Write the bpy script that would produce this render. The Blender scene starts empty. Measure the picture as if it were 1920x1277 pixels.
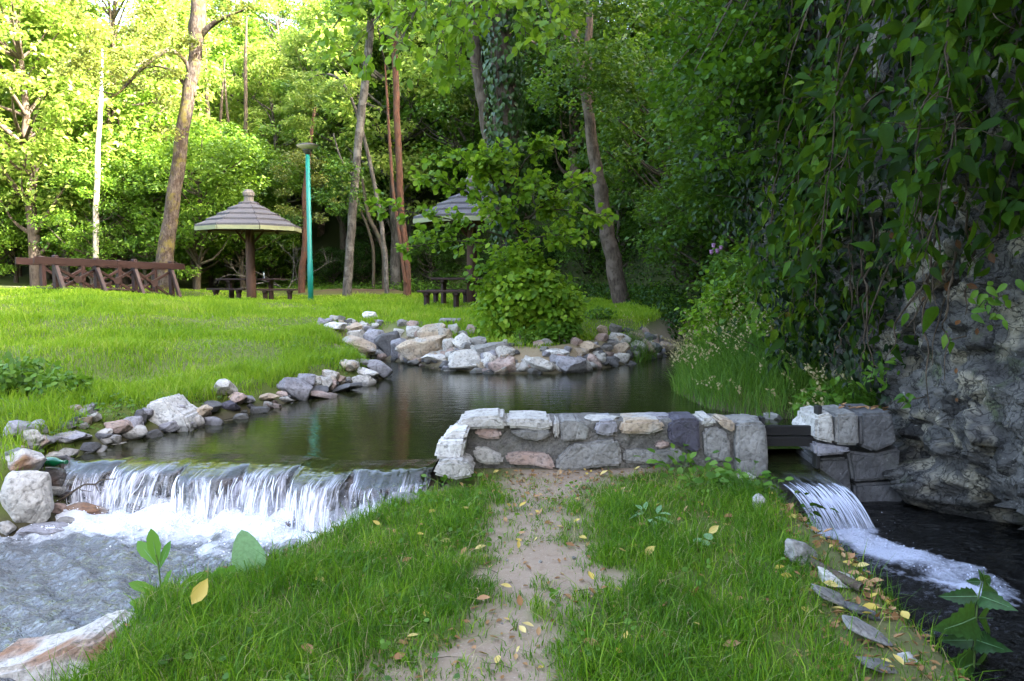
import bpy, bmesh, math, random
import numpy as np
from mathutils import Vector, Matrix, noise as mnoise

random.seed(7)
rng = np.random.default_rng(7)
R = math.radians
sc = bpy.context.scene
col = sc.collection

# ------------------------------------------------------------------ camera
FOCAL, EYE, HZ = 1440.0, 1.6, 515.0            # focal length and horizon row of the photograph
PITCH = math.atan((638.5 - HZ) / FOCAL)
cam_d = bpy.data.cameras.new('camera')
cam_d.sensor_width = 36.0
cam_d.lens = 36.0 * FOCAL / 1920.0
cam_d.clip_start = 0.05
cam_d.clip_end = 2000
cam = bpy.data.objects.new('camera', cam_d)
cam.location = (0, 0, EYE)
cam.rotation_euler = (math.pi / 2 - PITCH, 0, 0)
col.objects.link(cam)
sc.camera = cam

# ------------------------------------------------------------------ light
SUN_EL = R(31)
SUN_AZ = math.atan2(0.93, -0.36)               # behind the camera, from over the wooded hill on the right
sun_dir = Vector((math.cos(SUN_EL) * math.sin(SUN_AZ), math.cos(SUN_EL) * math.cos(SUN_AZ), math.sin(SUN_EL)))
world = bpy.data.worlds.new('World')
sc.world = world
world.use_nodes = True
wn = world.node_tree
bg = wn.nodes['Background']
sky = wn.nodes.new('ShaderNodeTexSky')
sky.sky_type = 'NISHITA'
sky.sun_disc = False
sky.sun_elevation = SUN_EL
sky.sun_rotation = SUN_AZ
sky.air_density = 1.0
sky.dust_density = 8.0
sky.ozone_density = 0.0
wn.links.new(sky.outputs[0], bg.inputs[0])
bg.inputs[1].default_value = 0.15
sun_l = bpy.data.lights.new('sun', 'SUN')
sun_l.energy = 4.2
sun_l.angle = R(0.5)
sun_l.color = (1.0, 0.93, 0.80)
sun = bpy.data.objects.new('sun', sun_l)
sun.rotation_euler = sun_dir.to_track_quat('Z', 'Y').to_euler()
sun.location = (20, -20, 40)
col.objects.link(sun)
vs = sc.view_settings
vs.view_transform = 'Standard'
vs.look = 'None'
vs.exposure = 3.92
vs.gamma = 1.0
vs.use_curve_mapping = False
sc.cycles.max_bounces = 8
sc.cycles.diffuse_bounces = 2
sc.cycles.transmission_bounces = 4
sc.cycles.transparent_max_bounces = 12
sc.cycles.caustics_reflective = False
sc.cycles.caustics_refractive = False
sc.cycles.use_denoising = True

# ------------------------------------------------------------------ pixel -> place helpers
CP, SP = math.cos(PITCH), math.sin(PITCH)
def ray(px, py):
    xc, yc = (px - 960) / FOCAL, (638.5 - py) / FOCAL
    return np.array([xc, CP + yc * SP, -SP + yc * CP])
def on_z(px, py, z):
    d = ray(px, py); t = (z - EYE) / d[2]
    return (d[0] * t, d[1] * t)
def on_y(px, py, y):
    d = ray(px, py); t = y / d[1]
    return Vector((d[0] * t, y, EYE + d[2] * t))

# ------------------------------------------------------------------ noise (numpy)
_perm = rng.random(65536)
def _h(ix, iy, iz=0):
    k = (ix.astype(np.int64) * 73856093) ^ (iy.astype(np.int64) * 19349663) ^ (np.asarray(iz).astype(np.int64) * 83492791)
    return _perm[(k ^ (k >> 13)) & 65535]
def vn2(x, y):
    ix, iy = np.floor(x), np.floor(y); fx, fy = x - ix, y - iy
    fx, fy = fx * fx * (3 - 2 * fx), fy * fy * (3 - 2 * fy)
    a, b = _h(ix, iy), _h(ix + 1, iy); c, d = _h(ix, iy + 1), _h(ix + 1, iy + 1)
    return (a + (b - a) * fx) * (1 - fy) + (c + (d - c) * fx) * fy
def fbm(x, y, o=4):
    s, a, t = 0, .5, 0
    for k in range(o):
        s = s + a * vn2(x * 2 ** k + 17.3 * k, y * 2 ** k - 9.1 * k); t += a; a *= .5
    return s / t                                            # 0..1
def vn3(x, y, z):
    iz = np.floor(z); f = z - iz; f = f * f * (3 - 2 * f)
    return vn2(x + iz * 37.17, y - iz * 11.3) * (1 - f) + vn2(x + (iz + 1) * 37.17, y - (iz + 1) * 11.3) * f
def sstep(a, b, x):
    t = np.clip((x - a) / (b - a), 0, 1); return t * t * (3 - 2 * t)

def sdf(P, x, y):
    """signed distance to polygon P (negative inside)"""
    x = np.asarray(x, float); y = np.asarray(y, float)
    best = np.full(x.shape, 1e9); inside = np.zeros(x.shape, bool)
    n = len(P)
    for i in range(n):
        ax, ay = P[i]; bx, by = P[(i + 1) % n]
        ex, ey = bx - ax, by - ay
        t = np.clip(((x - ax) * ex + (y - ay) * ey) / (ex * ex + ey * ey + 1e-12), 0, 1)
        best = np.minimum(best, (x - ax - t * ex) ** 2 + (y - ay - t * ey) ** 2)
        c = ((ay > y) != (by > y))
        with np.errstate(divide='ignore', invalid='ignore'):
            xi = ax + (y - ay) * ex / (ey if abs(ey) > 1e-12 else 1e-12)
        inside ^= c & (x < xi)
    d = np.sqrt(best)
    return np.where(inside, -d, d)

# ------------------------------------------------------------------ the lie of the land
WL_POND, WL_LEFT, WL_RIGHT = 0.08, -0.20, -0.29
POND = [on_z(px, py, WL_POND) for px, py in
        [(130, 866), (175, 842), (235, 826), (290, 812), (360, 800), (455, 776), (560, 748), (640, 728), (722, 708),
         (700, 693), (672, 680), (690, 668), (760, 680), (840, 692), (930, 700), (1040, 700), (1130, 690), (1205, 676), (1265, 660),
         (1285, 640), (1300, 622), (1345, 622), (1318, 650), (1285, 700), (1275, 735), (1335, 765), (1400, 776), (1440, 782), (1545, 786)]]
POND += [(2.55, 6.62), (2.06, 6.62), (1.6, 6.42), (-0.2, 6.38), (-0.55, 6.1), (-0.62, 5.92)]
CREST = [on_z(130, 866, WL_POND), on_z(330, 868, WL_POND), on_z(520, 872, WL_POND), on_z(650, 884, WL_POND), (-0.62, 5.92)]
POND_POLY = POND + [CREST[3], CREST[2], CREST[1]]
SL = lambda a, b: on_z(a, b, WL_LEFT)
STREAM = [(-3.75, 6.3), (-0.55, 6.05), SL(795, 960), SL(700, 992), SL(560, 1062), SL(420, 1112), SL(250, 1172), SL(205, 1235), SL(150, 1330),
          (-2.2, 1.6), (-3.2, -1), (-9, -1), (-9, 4.6), SL(-120, 1010), SL(0, 1002), SL(90, 985), SL(140, 950)]
CHAN = [(2.06, 6.7), (2.56, 6.75), (3.3, 6.7), (4.2, 6.7), (4.4, 3), (4.4, -4), (1.7, -4), (2.0, 2.5), (2.12, 3.9), (2.16, 4.7), (2.14, 5.3), (2.1, 5.9)]
HILL = [(4.0, -80), (4.0, 6), (4.1, 9), (4.8, 13), (5.2, 18), (5.0, 24), (3.5, 29), (-1, 34), (-9, 38), (-18, 46), (-30, 54), (-60, 62), (-140, 70),
        (-140, 400), (300, 400), (300, -80)]
CTRL = np.array([
    (0, 3, 0), (0, 5, 0), (.5, 6, 0), (-1, 4, -.03), (1.5, 4.5, .0), (-.7, 5.6, -.02), (1.6, 3, 0), (1.7, 5.8, .02), (0, 0, 0), (0, -5, .05), (0, -30, .4), (3, -12, .3),
    (-4.3, 6.3, .24), (-5, 7, .36), (-6, 6, .3), (-4, 8, .32), (-3.2, 9.4, .34), (-2.2, 11, .36), (-8, 8, .5), (-12, 6, .6), (-9, 2, .3),
    (-6, 10.5, .62), (-4, 12, .6), (-8, 14, .88), (-5, 15.5, .74), (-11, 15, 1.0), (-10, 18.5, 1.06), (-12.5, 21, 1.15), (-8.2, 21.5, .84), (-5, 20, .74), (-8.7, 25.7, .68),
    (-14, 26, 1.15), (-20, 24, 1.3), (-25, 40, 1.5), (-40, 30, 1.8), (-30, 10, 1.2),
    (-4.6, 14.2, .60), (-2, 15.2, .66), (0, 15.6, .66), (2, 16, .68), (3, 18.5, .7), (3, 22, .7), (0, 22, .7), (-2, 22.5, .7), (-4, 30, .8), (0, 30, .8), (-12, 34, 1.0),
    (.2, 13.2, .45), (1.6, 13.6, .45), (2.6, 14.8, .5),
    (3.3, 10, .42), (3.9, 12, .6), (4.5, 9, .6), (3.4, 8.2, .30), (3.2, 7.2, .2)])

def height(x, y):
    x = np.asarray(x, float); y = np.asarray(y, float)
    sh = x.shape; x = x.ravel(); y = y.ravel()
    num = np.zeros_like(x); den = np.zeros_like(x)
    for cx, cy, cz in CTRL:
        w = 1.0 / (((x - cx) ** 2 + (y - cy) ** 2) + .12) ** 1.8
        num += w * cz; den += w
    z = num / den
    z = z + (fbm(x * .9, y * .9, 3) - .5) * .10 * np.clip((np.hypot(x, y) - 4) / 8, .25, 1)
    d = -sdf(HILL, x, y)
    slope = 2.6 - 1.75 * sstep(26, 44, y + np.clip(-x, 0, 40) * .3)
    hmax = 32 - 10 * sstep(30, 60, y)
    z = z + np.where(d > 0, hmax * (1 - np.exp(-np.clip(d, 0, None) * slope / hmax)) * (.85 + .3 * fbm(x * .12, y * .12, 3)), 0)
    for P, wl, s, dep in ((POND_POLY, WL_POND, .75, .5), (STREAM, WL_LEFT, 1.3, .4), (CHAN, WL_RIGHT, .95, .4)):
        dd = sdf(P, x, y) + (fbm(x * 3.1 + 5, y * 3.1, 2) - .5) * .08
        z = np.minimum(z, np.where(dd > 0, wl + .03 + s * dd, wl + .03 - np.minimum(dep, -dd * .9)))
    return z.reshape(sh)

def ground_hit(px, py):
    d = ray(px, py)
    t = np.concatenate([np.linspace(2, 16, 700), np.linspace(16.05, 70, 700)])
    z = height(d[0] * t, d[1] * t)
    w = np.nonzero(EYE + d[2] * t < z)[0]
    k = t[w[0]] if len(w) else 60
    return Vector((d[0] * k, d[1] * k, EYE + d[2] * k))
def gz(x, y):
    return float(height(np.array([x]), np.array([y]))[0])

# ------------------------------------------------------------------ materials
def nodes(name):
    m = bpy.data.materials.new(name); m.use_nodes = True
    nt = m.node_tree; nt.nodes.clear()
    out = nt.nodes.new('ShaderNodeOutputMaterial')
    return m, nt, out
class NB:
    """small helper around a node tree"""
    def __init__(s, nt): s.nt = nt
    def n(s, t, **kw):
        nd = s.nt.nodes.new('ShaderNode' + t)
        for k, v in kw.items():
            if k.startswith('i_'):
                key = k[2:]; key = int(key) if key.isdigit() else key.replace('_', ' ')
                if hasattr(v, 'is_output'): s.nt.links.new(v, nd.inputs[key])
                else: nd.inputs[key].default_value = v
            else: setattr(nd, k, v)
        return nd
    def ramp(s, fac, stops, interp='LINEAR'):
        r = s.nt.nodes.new('ShaderNodeValToRGB'); r.color_ramp.interpolation = interp
        e = r.color_ramp.elements
        while len(e) < len(stops): e.new(.5)
        for i, (p, c) in enumerate(stops):
            e[i].position = p
            e[i].color = (*c, 1) if len(c) == 3 else c
        s.nt.links.new(fac, r.inputs[0]); return r.outputs[0]
    def mix(s, f, a, b, bt='MIX'):
        m = s.nt.nodes.new('ShaderNodeMix'); m.data_type = 'RGBA'; m.blend_type = bt
        for k, v in ((0, f), (6, a), (7, b)):
            if hasattr(v, 'is_output'): s.nt.links.new(v, m.inputs[k])
            else: m.inputs[k].default_value = (*v, 1) if isinstance(v, tuple) and len(v) == 3 else v
        return m.outputs[2]
    def math(s, op, a, b=0.0, c=0.0):
        m = s.nt.nodes.new('ShaderNodeMath'); m.operation = op
        for k, v in enumerate((a, b, c)):
            if hasattr(v, 'is_output'): s.nt.links.new(v, m.inputs[k])
            else: m.inputs[k].default_value = v
        return m.outputs[0]
    def noise(s, vec, scale, detail=4, rough=.55, w=None):
        n = s.nt.nodes.new('ShaderNodeTexNoise')
        n.inputs['Scale'].default_value = scale; n.inputs['Detail'].default_value = detail; n.inputs['Roughness'].default_value = rough
        if w is not None:
            n.noise_dimensions = '4D'; s.nt.links.new(w, n.inputs['W'])
        if vec is not None: s.nt.links.new(vec, n.inputs['Vector'])
        return n.outputs['Fac']
    def mapping(s, vec, scale=(1, 1, 1), rot=(0, 0, 0)):
        m = s.nt.nodes.new('ShaderNodeMapping'); m.inputs['Scale'].default_value = scale; m.inputs['Rotation'].default_value = rot
        s.nt.links.new(vec, m.inputs[0]); return m.outputs[0]
    def bump(s, h, strength=.5, dist=.02):
        b = s.nt.nodes.new('ShaderNodeBump'); b.inputs['Strength'].default_value = strength; b.inputs['Distance'].default_value = dist
        s.nt.links.new(h, b.inputs['Height']); return b.outputs[0]
    def link(s, a, b): s.nt.links.new(a, b)

def leaf_mat(name, stops, trans=.4, rough=.45, spec=.4, tcol=None, big=.25, vein=0.0):
    """leaf colours vary from leaf to leaf and from clump to clump; light passes through the blades"""
    m, nt, out = nodes(name); b = NB(nt)
    geo = b.n('NewGeometry'); oi = b.n('ObjectInfo')
    f = b.math('FRACT', b.math('ADD', geo.outputs['Random Per Island'], oi.outputs['Random']))
    cl = b.noise(geo.outputs['Position'], big, 2)
    f2 = b.math('ADD', b.math('MULTIPLY', f, .65), b.math('MULTIPLY', b.math('SUBTRACT', cl, .33), .9))
    c = b.ramp(f2, stops)
    if vein: c = b.mix(b.ramp(b.noise(geo.outputs['Position'], 55, 3, .6), [(.38, (vein, vein, vein)), (.6, (0, 0, 0))]), c, (.01, .02, .004))
    p = b.n('BsdfPrincipled', i_Roughness=rough, i_Base_Color=c)
    p.inputs['Specular IOR Level'].default_value = spec
    t = b.n('BsdfTranslucent')
    tc = b.mix(.55, c, tcol or (.22, .36, .02), 'MIX')
    b.link(tc, t.inputs[0])
    mx = b.n('MixShader', i_0=trans); b.link(p.outputs[0], mx.inputs[1]); b.link(t.outputs[0], mx.inputs[2])
    b.link(mx.outputs[0], out.inputs[0])
    return m

def rock_mat(name, c1, c2, c3=None, rough=.85, scale=5.0, bump=.8, moss=0.28, spec=.3, cracks=0.0):
    m, nt, out = nodes(name); b = NB(nt)
    tc = b.n('TexCoord'); oi = b.n('ObjectInfo')
    w = b.math('MULTIPLY', oi.outputs['Random'], 50.0)
    v = tc.outputs['Object']
    n1 = b.noise(v, scale, 6, .62, w); n2 = b.noise(v, scale * 6, 5, .6, w); n3 = b.noise(v, scale * .6, 2, .5, w)
    c = b.mix(b.ramp(n1, [(.35, (0, 0, 0)), (.68, (1, 1, 1))]), c1, c2)
    if c3: c = b.mix(b.ramp(n3, [(.52, (0, 0, 0)), (.62, (1, 1, 1))]), c, c3)
    c = b.mix(b.ramp(n2, [(.3, (.75, .75, .75)), (.5, (0, 0, 0))]), c, (.05, .048, .045))
    c = b.mix(b.ramp(n2, [(.62, (0, 0, 0)), (.8, (.5, .5, .5))]), c, (.62, .60, .56))
    if moss:
        nm = b.noise(v, 2.2, 4, .6, w)
        c = b.mix(b.ramp(nm, [(.58, (0, 0, 0)), (.72, (moss, moss, moss))]), c, (.05, .075, .012))
    if cracks:
        vd = b.n('VectorMath', operation='ADD', i_0=v, i_1=b.n('VectorMath', operation='SCALE', i_0=b.n('TexNoise', i_Vector=v, i_Scale=5.0, i_Detail=4.0).outputs['Color'], i_Scale=.35).outputs[0]).outputs[0]
        for sc_, wd in ((3.2, .035), (8.5, .05)):
            vc = b.n('TexVoronoi', feature='DISTANCE_TO_EDGE', i_Vector=b.mapping(vd, (1, 1.25, .8)), i_Scale=sc_)
            c = b.mix(b.ramp(vc.outputs['Distance'], [(0, (cracks,) * 3), (wd, (0, 0, 0))]), c, (.008, .0075, .007))
    pxyz = b.n('SeparateXYZ', i_0=b.n('NewGeometry').outputs['Position'])
    wl_ = b.math('ADD', pxyz.outputs[2], b.math('MULTIPLY', b.math('SUBTRACT', n1, .5), .10))
    wet = b.math('MULTIPLY', b.ramp(wl_, [(.11, (1, 1, 1)), (.155, (0, 0, 0))]), b.math('GREATER_THAN', pxyz.outputs[1], 6.9))
    c = b.mix(b.math('MULTIPLY', wet, .7), c, (.03, .028, .022))
    p = b.n('BsdfPrincipled', i_Roughness=rough, i_Base_Color=c)
    p.inputs['Specular IOR Level'].default_value = spec
    vo = b.n('TexVoronoi', feature='DISTANCE_TO_EDGE'); vo.inputs['Scale'].default_value = scale * 1.1; b.link(v, vo.inputs['Vector'])
    crack = b.ramp(vo.outputs['Distance'], [(0, (0, 0, 0)), (.05, (1, 1, 1))])
    h = b.math('ADD', b.math('ADD', b.math('MULTIPLY', n1, 1.0), b.math('MULTIPLY', n2, .45)), b.math('MULTIPLY', crack, .08))
    b.link(b.bump(h, bump, .05), p.inputs['Normal'])
    b.link(p.outputs[0], out.inputs[0])
    return m

def wood_mat(name, c1, c2, rough=.65, axis=0, scale=6, spec=.3):
    m, nt, out = nodes(name); b = NB(nt)
    tc = b.n('TexCoord'); oi = b.n('ObjectInfo'); w = b.math('MULTIPLY', oi.outputs['Random'], 40.0)
    s = [scale * 3] * 3; s[axis] = scale * .25
    v = b.mapping(tc.outputs['Object'], tuple(s))
    n = b.noise(v, 2.0, 6, .65, w); n2 = b.noise(tc.outputs['Object'], 1.7, 3, .5, w)
    c = b.mix(b.ramp(n, [(.3, (0, 0, 0)), (.7, (1, 1, 1))]), c1, c2)
    c = b.mix(b.math('MULTIPLY', n2, .55), c, tuple(x * .45 for x in c1))
    p = b.n('BsdfPrincipled', i_Roughness=rough, i_Base_Color=c); p.inputs['Specular IOR Level'].default_value = spec
    b.link(b.bump(n, .5, .012), p.inputs['Normal']); b.link(p.outputs[0], out.inputs[0])
    return m

def bark_mat(name, c1, c2, c3, scale=6.0, moss=0.0):
    m, nt, out = nodes(name); b = NB(nt)
    tc = b.n('TexCoord')
    v = b.mapping(tc.outputs['Object'], (1, 1, .28))
    n = b.noise(v, scale * 2.5, 6, .65); n2 = b.noise(tc.outputs['Object'], scale * .5, 4, .6)
    c = b.mix(b.ramp(n, [(.36, (0, 0, 0)), (.62, (1, 1, 1))]), c1, c2)
    c = b.mix(b.ramp(n2, [(.5, (0, 0, 0)), (.62, (1, 1, 1))]), c, c3)
    if moss:
        nm = b.noise(tc.outputs['Object'], 3.4, 5, .65)
        c = b.mix(b.ramp(nm, [(.5, (0, 0, 0)), (.62, (moss, moss, moss))]), c, (.10, .085, .018))
    p = b.n('BsdfPrincipled', i_Roughness=.9, i_Base_Color=c); p.inputs['Specular IOR Level'].default_value = .2
    b.link(b.bump(n, .9, .04), p.inputs['Normal']); b.link(p.outputs[0], out.inputs[0])
    return m

def plain_mat(name, c, rough=.5, spec=.5, var=.25, scale=9, metallic=0.0, trans=0.0, ior=1.45):
    m, nt, out = nodes(name); b = NB(nt)
    tc = b.n('TexCoord'); n = b.noise(tc.outputs['Object'], scale, 5, .6)
    cc = b.mix(b.math('MULTIPLY', n, var * 2), c, tuple(x * .35 for x in c))
    p = b.n('BsdfPrincipled', i_Roughness=rough, i_Base_Color=cc, i_Metallic=metallic, i_IOR=ior)
    p.inputs['Specular IOR Level'].default_value = spec; p.inputs['Transmission Weight'].default_value = trans
    b.link(p.outputs[0], out.inputs[0]); return m

def ground_mat():
    m, nt, out = nodes('ground'); b = NB(nt)
    geo = b.n('NewGeometry'); pos = geo.outputs['Position']
    def att(n): return b.n('Attribute', attribute_name=n).outputs['Fac']
    n1 = b.noise(pos, 2.3, 6, .65); n2 = b.noise(pos, 16, 6, .7); n3 = b.noise(pos, 70, 4, .7)
    dirt = b.mix(n1, (.205, .15, .105), (.34, .26, .19))
    dirt = b.mix(b.ramp(n2, [(.30, (.8, .8, .8)), (.5, (0, 0, 0))]), dirt, (.22, .15, .10))
    dirt = b.mix(b.ramp(n3, [(.6, (0, 0, 0)), (.72, (.7, .7, .7))]), dirt, (.50, .42, .34))
    turf = b.mix(n2, (.07, .075, .02), (.10, .14, .022))
    turf = b.mix(b.ramp(n1, [(.62, (0, 0, 0)), (.75, (.6, .6, .6))]), turf, (.20, .18, .06))
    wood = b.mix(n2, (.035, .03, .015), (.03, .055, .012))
    bed = b.mix(n2, (.05, .042, .025), (.10, .085, .05))
    mound = b.mix(n2, (.035, .022, .014), (.095, .062, .04))
    road = b.mix(n2, (.50, .46, .38), (.62, .57, .47))
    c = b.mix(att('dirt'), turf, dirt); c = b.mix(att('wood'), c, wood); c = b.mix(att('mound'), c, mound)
    c = b.mix(att('bed'), c, bed); c = b.mix(att('road'), c, road)
    p = b.n('BsdfPrincipled', i_Roughness=.92, i_Base_Color=c); p.inputs['Specular IOR Level'].default_value = .2
    h = b.math('ADD', b.math('ADD', b.math('MULTIPLY', n1, .6), b.math('MULTIPLY', n2, .5)), b.math('MULTIPLY', n3, .25))
    b.link(b.bump(h, .55, .035), p.inputs['Normal']); b.link(p.outputs[0], out.inputs[0]); return m

def pond_mat():
    m, nt, out = nodes('pond_water'); b = NB(nt)
    geo = b.n('NewGeometry'); pos = geo.outputs['Position']
    a = b.noise(b.mapping(pos, (1.6, 5.5, 1)), 2.2, 3, .55); a2 = b.noise(b.mapping(pos, (3.2, 11, 1), (0, 0, .12)), 3.4, 3, .5)
    n = b.noise(pos, 1.2, 3)
    c = b.mix(n, (.010, .012, .004), (.020, .020, .007))
    p = b.n('BsdfPrincipled', i_Roughness=.03, i_Base_Color=c, i_IOR=1.33)
    h = b.math('ADD', a, b.math('MULTIPLY', a2, .5))
    p.inputs['Specular IOR Level'].default_value = .8
    b.link(b.bump(h, .075, .05), p.inputs['Normal'])
    b.link(p.outputs[0], out.inputs[0]); return m

def stream_mat(name, deep, shallow, foamc=(.86, .87, .92), spec=1.0):
    m, nt, out = nodes(name); b = NB(nt)
    geo = b.n('NewGeometry'); pos = geo.outputs['Position']
    foam = b.n('Attribute', attribute_name='foam').outputs['Fac']
    v = b.mapping(pos, (1.0, 1.0, 1.0), (0, 0, .5))
    n1 = b.noise(v, 6, 5, .6); n2 = b.noise(v, 22, 5, .65); n3 = b.noise(pos, 55, 4, .7)
    w1 = b.noise(b.mapping(pos, (2.0, 4.5, 1), (0, 0, -.55)), 3.6, 4, .6)
    w2 = b.noise(b.mapping(pos, (5, 10, 1), (0, 0, -.35)), 4.5, 4, .6)
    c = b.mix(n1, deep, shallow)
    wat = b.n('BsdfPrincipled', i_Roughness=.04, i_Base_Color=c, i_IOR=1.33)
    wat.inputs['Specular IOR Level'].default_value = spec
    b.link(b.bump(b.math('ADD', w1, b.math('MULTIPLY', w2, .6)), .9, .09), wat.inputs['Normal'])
    fo = b.n('BsdfPrincipled', i_Roughness=.6, i_Base_Color=(*foamc, 1)); fo.inputs['Specular IOR Level'].default_value = .3
    fo.inputs['Subsurface Weight'].default_value = .0
    b.link(b.bump(b.math('ADD', n2, n3), .9, .04), fo.inputs['Normal'])
    tex = b.math('ADD', b.math('MULTIPLY', n1, .5), b.math('ADD', b.math('MULTIPLY', n2, .35), b.math('MULTIPLY', n3, .25)))
    f = b.math('MULTIPLY', b.math('SUBTRACT', b.math('ADD', foam, tex), .95), 3.2)
    f = b.n('Clamp', i_Value=f).outputs[0]
    mx = b.n('MixShader', i_0=f); b.link(wat.outputs[0], mx.inputs[1]); b.link(fo.outputs[0], mx.inputs[2])
    b.link(mx.outputs[0], out.inputs[0]); return m

def fall_mat(name, su, white=(.84, .85, .92), lo=.44, hi=.62, clear=.62):
    """falling water: clear film over the stones with white aerated streaks along the flow (uv: u across, v down)"""
    m, nt, out = nodes(name); b = NB(nt)
    uv = b.n('UVMap').outputs[0]
    s1 = b.noise(b.mapping(uv, (su, 1.3, 1)), 1.0, 5, .62); s2 = b.noise(b.mapping(uv, (su * 4.2, 2.6, 1)), 1.0, 4, .6)
    sep = b.n('SeparateXYZ', i_0=uv)
    s0 = b.noise(b.mapping(uv, (su * .22, .9, 1)), 1.0, 3, .5); s3 = b.noise(b.mapping(uv, (su * 10, 4.5, 1)), 1.0, 3, .6)
    f = b.math('ADD', b.math('ADD', b.math('MULTIPLY', s1, .30), b.math('MULTIPLY', s2, .28)), b.math('ADD', b.math('MULTIPLY', s0, .26), b.math('MULTIPLY', s3, .16)))
    f = b.math('ADD', f, b.math('MULTIPLY', b.math('SUBTRACT', sep.outputs[1], .55), .10))
    fac = b.ramp(f, [(lo, (0, 0, 0)), (hi, (1, 1, 1))])
    tr = b.n('BsdfTransparent', i_Color=(.80, .82, .80, 1)); gl = b.n('BsdfGlossy', i_Roughness=.08)
    fr = b.n('LayerWeight', i_Blend=.35)
    b.link(b.bump(b.math('ADD', s1, s2), .7, .03), gl.inputs['Normal'])
    film = b.n('MixShader', i_0=b.math('ADD', b.math('MULTIPLY', fr.outputs['Fresnel'], .5), 1 - clear - .2)); b.link(tr.outputs[0], film.inputs[1]); b.link(gl.outputs[0], film.inputs[2])
    wh = b.n('BsdfPrincipled', i_Roughness=.4, i_Base_Color=(*white, 1)); b.link(b.bump(s2, .5, .02), wh.inputs['Normal'])
    pos = b.n('NewGeometry').outputs['Position']
    deep = b.n('BsdfPrincipled', i_Roughness=.04, i_Base_Color=(.016, .016, .006, 1), i_IOR=1.33); deep.inputs['Specular IOR Level'].default_value = .8
    wv = b.math('ADD', b.noise(b.mapping(pos, (1.6, 5.5, 1)), 2.2, 3, .55), b.math('MULTIPLY', b.noise(b.mapping(pos, (3.2, 11, 1), (0, 0, .12)), 3.4, 3, .5), .5))
    wv = b.math('ADD', wv, b.math('MULTIPLY', b.math('MULTIPLY', b.noise(pos, 9, 3), sep.outputs[1]), 6.0))
    b.link(b.bump(wv, .10, .05), deep.inputs['Normal'])
    fl = b.n('MixShader', i_0=b.ramp(sep.outputs[1], [(.22, (0, 0, 0)), (.36, (1, 1, 1))])); b.link(deep.outputs[0], fl.inputs[1]); b.link(film.outputs[0], fl.inputs[2])
    fac = b.math('MULTIPLY', fac, b.ramp(sep.outputs[1], [(.20, (0, 0, 0)), (.36, (1, 1, 1))]))
    mx = b.n('MixShader', i_0=fac); b.link(fl.outputs[0], mx.inputs[1]); b.link(wh.outputs[0], mx.inputs[2])
    b.link(mx.outputs[0], out.inputs[0]); return m

M = {}
M['ground'] = ground_mat(); M['pond'] = pond_mat()
M['stream'] = stream_mat('stream_water', (.065, .073, .092), (.14, .135, .122))  # blue-grey base raised to stand in for reflected sky
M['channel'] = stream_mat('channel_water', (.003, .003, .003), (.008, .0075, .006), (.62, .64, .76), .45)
M['fall'] = fall_mat('weir_fall_water', 34, (.78, .78, .88), lo=.475, hi=.59, clear=.70)
M['sluice_fall'] = fall_mat('sluice_fall_water', 22, (.60, .63, .75), .46, .66)
M['foam'] = plain_mat('foam', (.88, .89, .94), .5, .3, .04)
M['spray'] = plain_mat('spray', (.62, .64, .76), .5, .3, .04)
ROCK = {
    'light': rock_mat('pale_grey_stone', (.48, .45, .405), (.33, .31, .285)),
    'grey': rock_mat('grey_stone', (.27, .255, .235), (.15, .142, .132)),
    'lav': rock_mat('lilac_grey_stone', (.30, .285, .30), (.185, .175, .19)),
    'tan': rock_mat('tan_stone', (.46, .37, .27), (.33, .25, .18), (.36, .34, .31)),
    'pink': rock_mat('pink_stone', (.40, .27, .22), (.35, .30, .27), (.28, .20, .17)),
    'dark': rock_mat('dark_stone', (.075, .072, .075), (.13, .125, .125)),
    'wet': rock_mat('wet_dark_stone', (.055, .045, .042), (.11, .09, .08), (.12, .06, .04), rough=.28, spec=.6),
    'white': rock_mat('white_stone', (.60, .575, .54), (.46, .44, .42), moss=0),
    'rust': rock_mat('rust_stained_stone', (.44, .41, .37), (.33, .29, .26), (.24, .13, .075)),
    'blue': rock_mat('violet_black_stone', (.055, .05, .068), (.095, .088, .11), (.045, .04, .055)),
}
M['mortar'] = rock_mat('mortar', (.19, .175, .155), (.10, .092, .083), scale=9, bump=.9)
M['cliff'] = rock_mat('cliff_rock', (.105, .099, .092), (.022, .021, .021), (.23, .205, .155), scale=5.2, bump=1.0, moss=.8, cracks=.9)
M['brown'] = wood_mat('brown_stained_wood', (.032, .014, .013), (.019, .009, .008), .6)
M['post'] = wood_mat('dark_log', (.085, .042, .028), (.045, .024, .017), .7, axis=2)
M['shingle'] = wood_mat('weathered_shingle', (.098, .097, .108), (.050, .049, .056), .8, axis=2)
M['fascia'] = wood_mat('weathered_fascia', (.27, .29, .17), (.17, .19, .11), .75)
M['concrete'] = plain_mat('grey_cap', (.15, .14, .13), .85, .3, .3)
M['teal'] = plain_mat('teal_paint', (.006, .17, .14), .45, .4, .22, 6)
M['lampdark'] = plain_mat('dark_lamp_metal', (.05, .05, .048), .5)
M['lampglass'] = plain_mat('lamp_diffuser', (.55, .52, .46), .35, .5, .15)
M['gate'] = wood_mat('black_wet_timber', (.012, .011, .011), (.022, .02, .019), .5)
M['iron'] = plain_mat('dark_iron', (.02, .019, .018), .55)
M['glass_green'] = plain_mat('green_bottle_glass', (.004, .085, .03), .08, .6, .05)
M['label'] = plain_mat('bottle_end', (.03, .035, .03), .3)
M['clear'] = plain_mat('clear_plastic', (.70, .76, .85), .1, .5, .02, trans=.6)
M['twig'] = bark_mat('twig_bark', (.07, .05, .035), (.13, .10, .075), (.10, .085, .06), 14)
M['ivystem'] = bark_mat('ivy_stem', (.055, .04, .028), (.10, .075, .052), (.035, .028, .018), 14)
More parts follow.
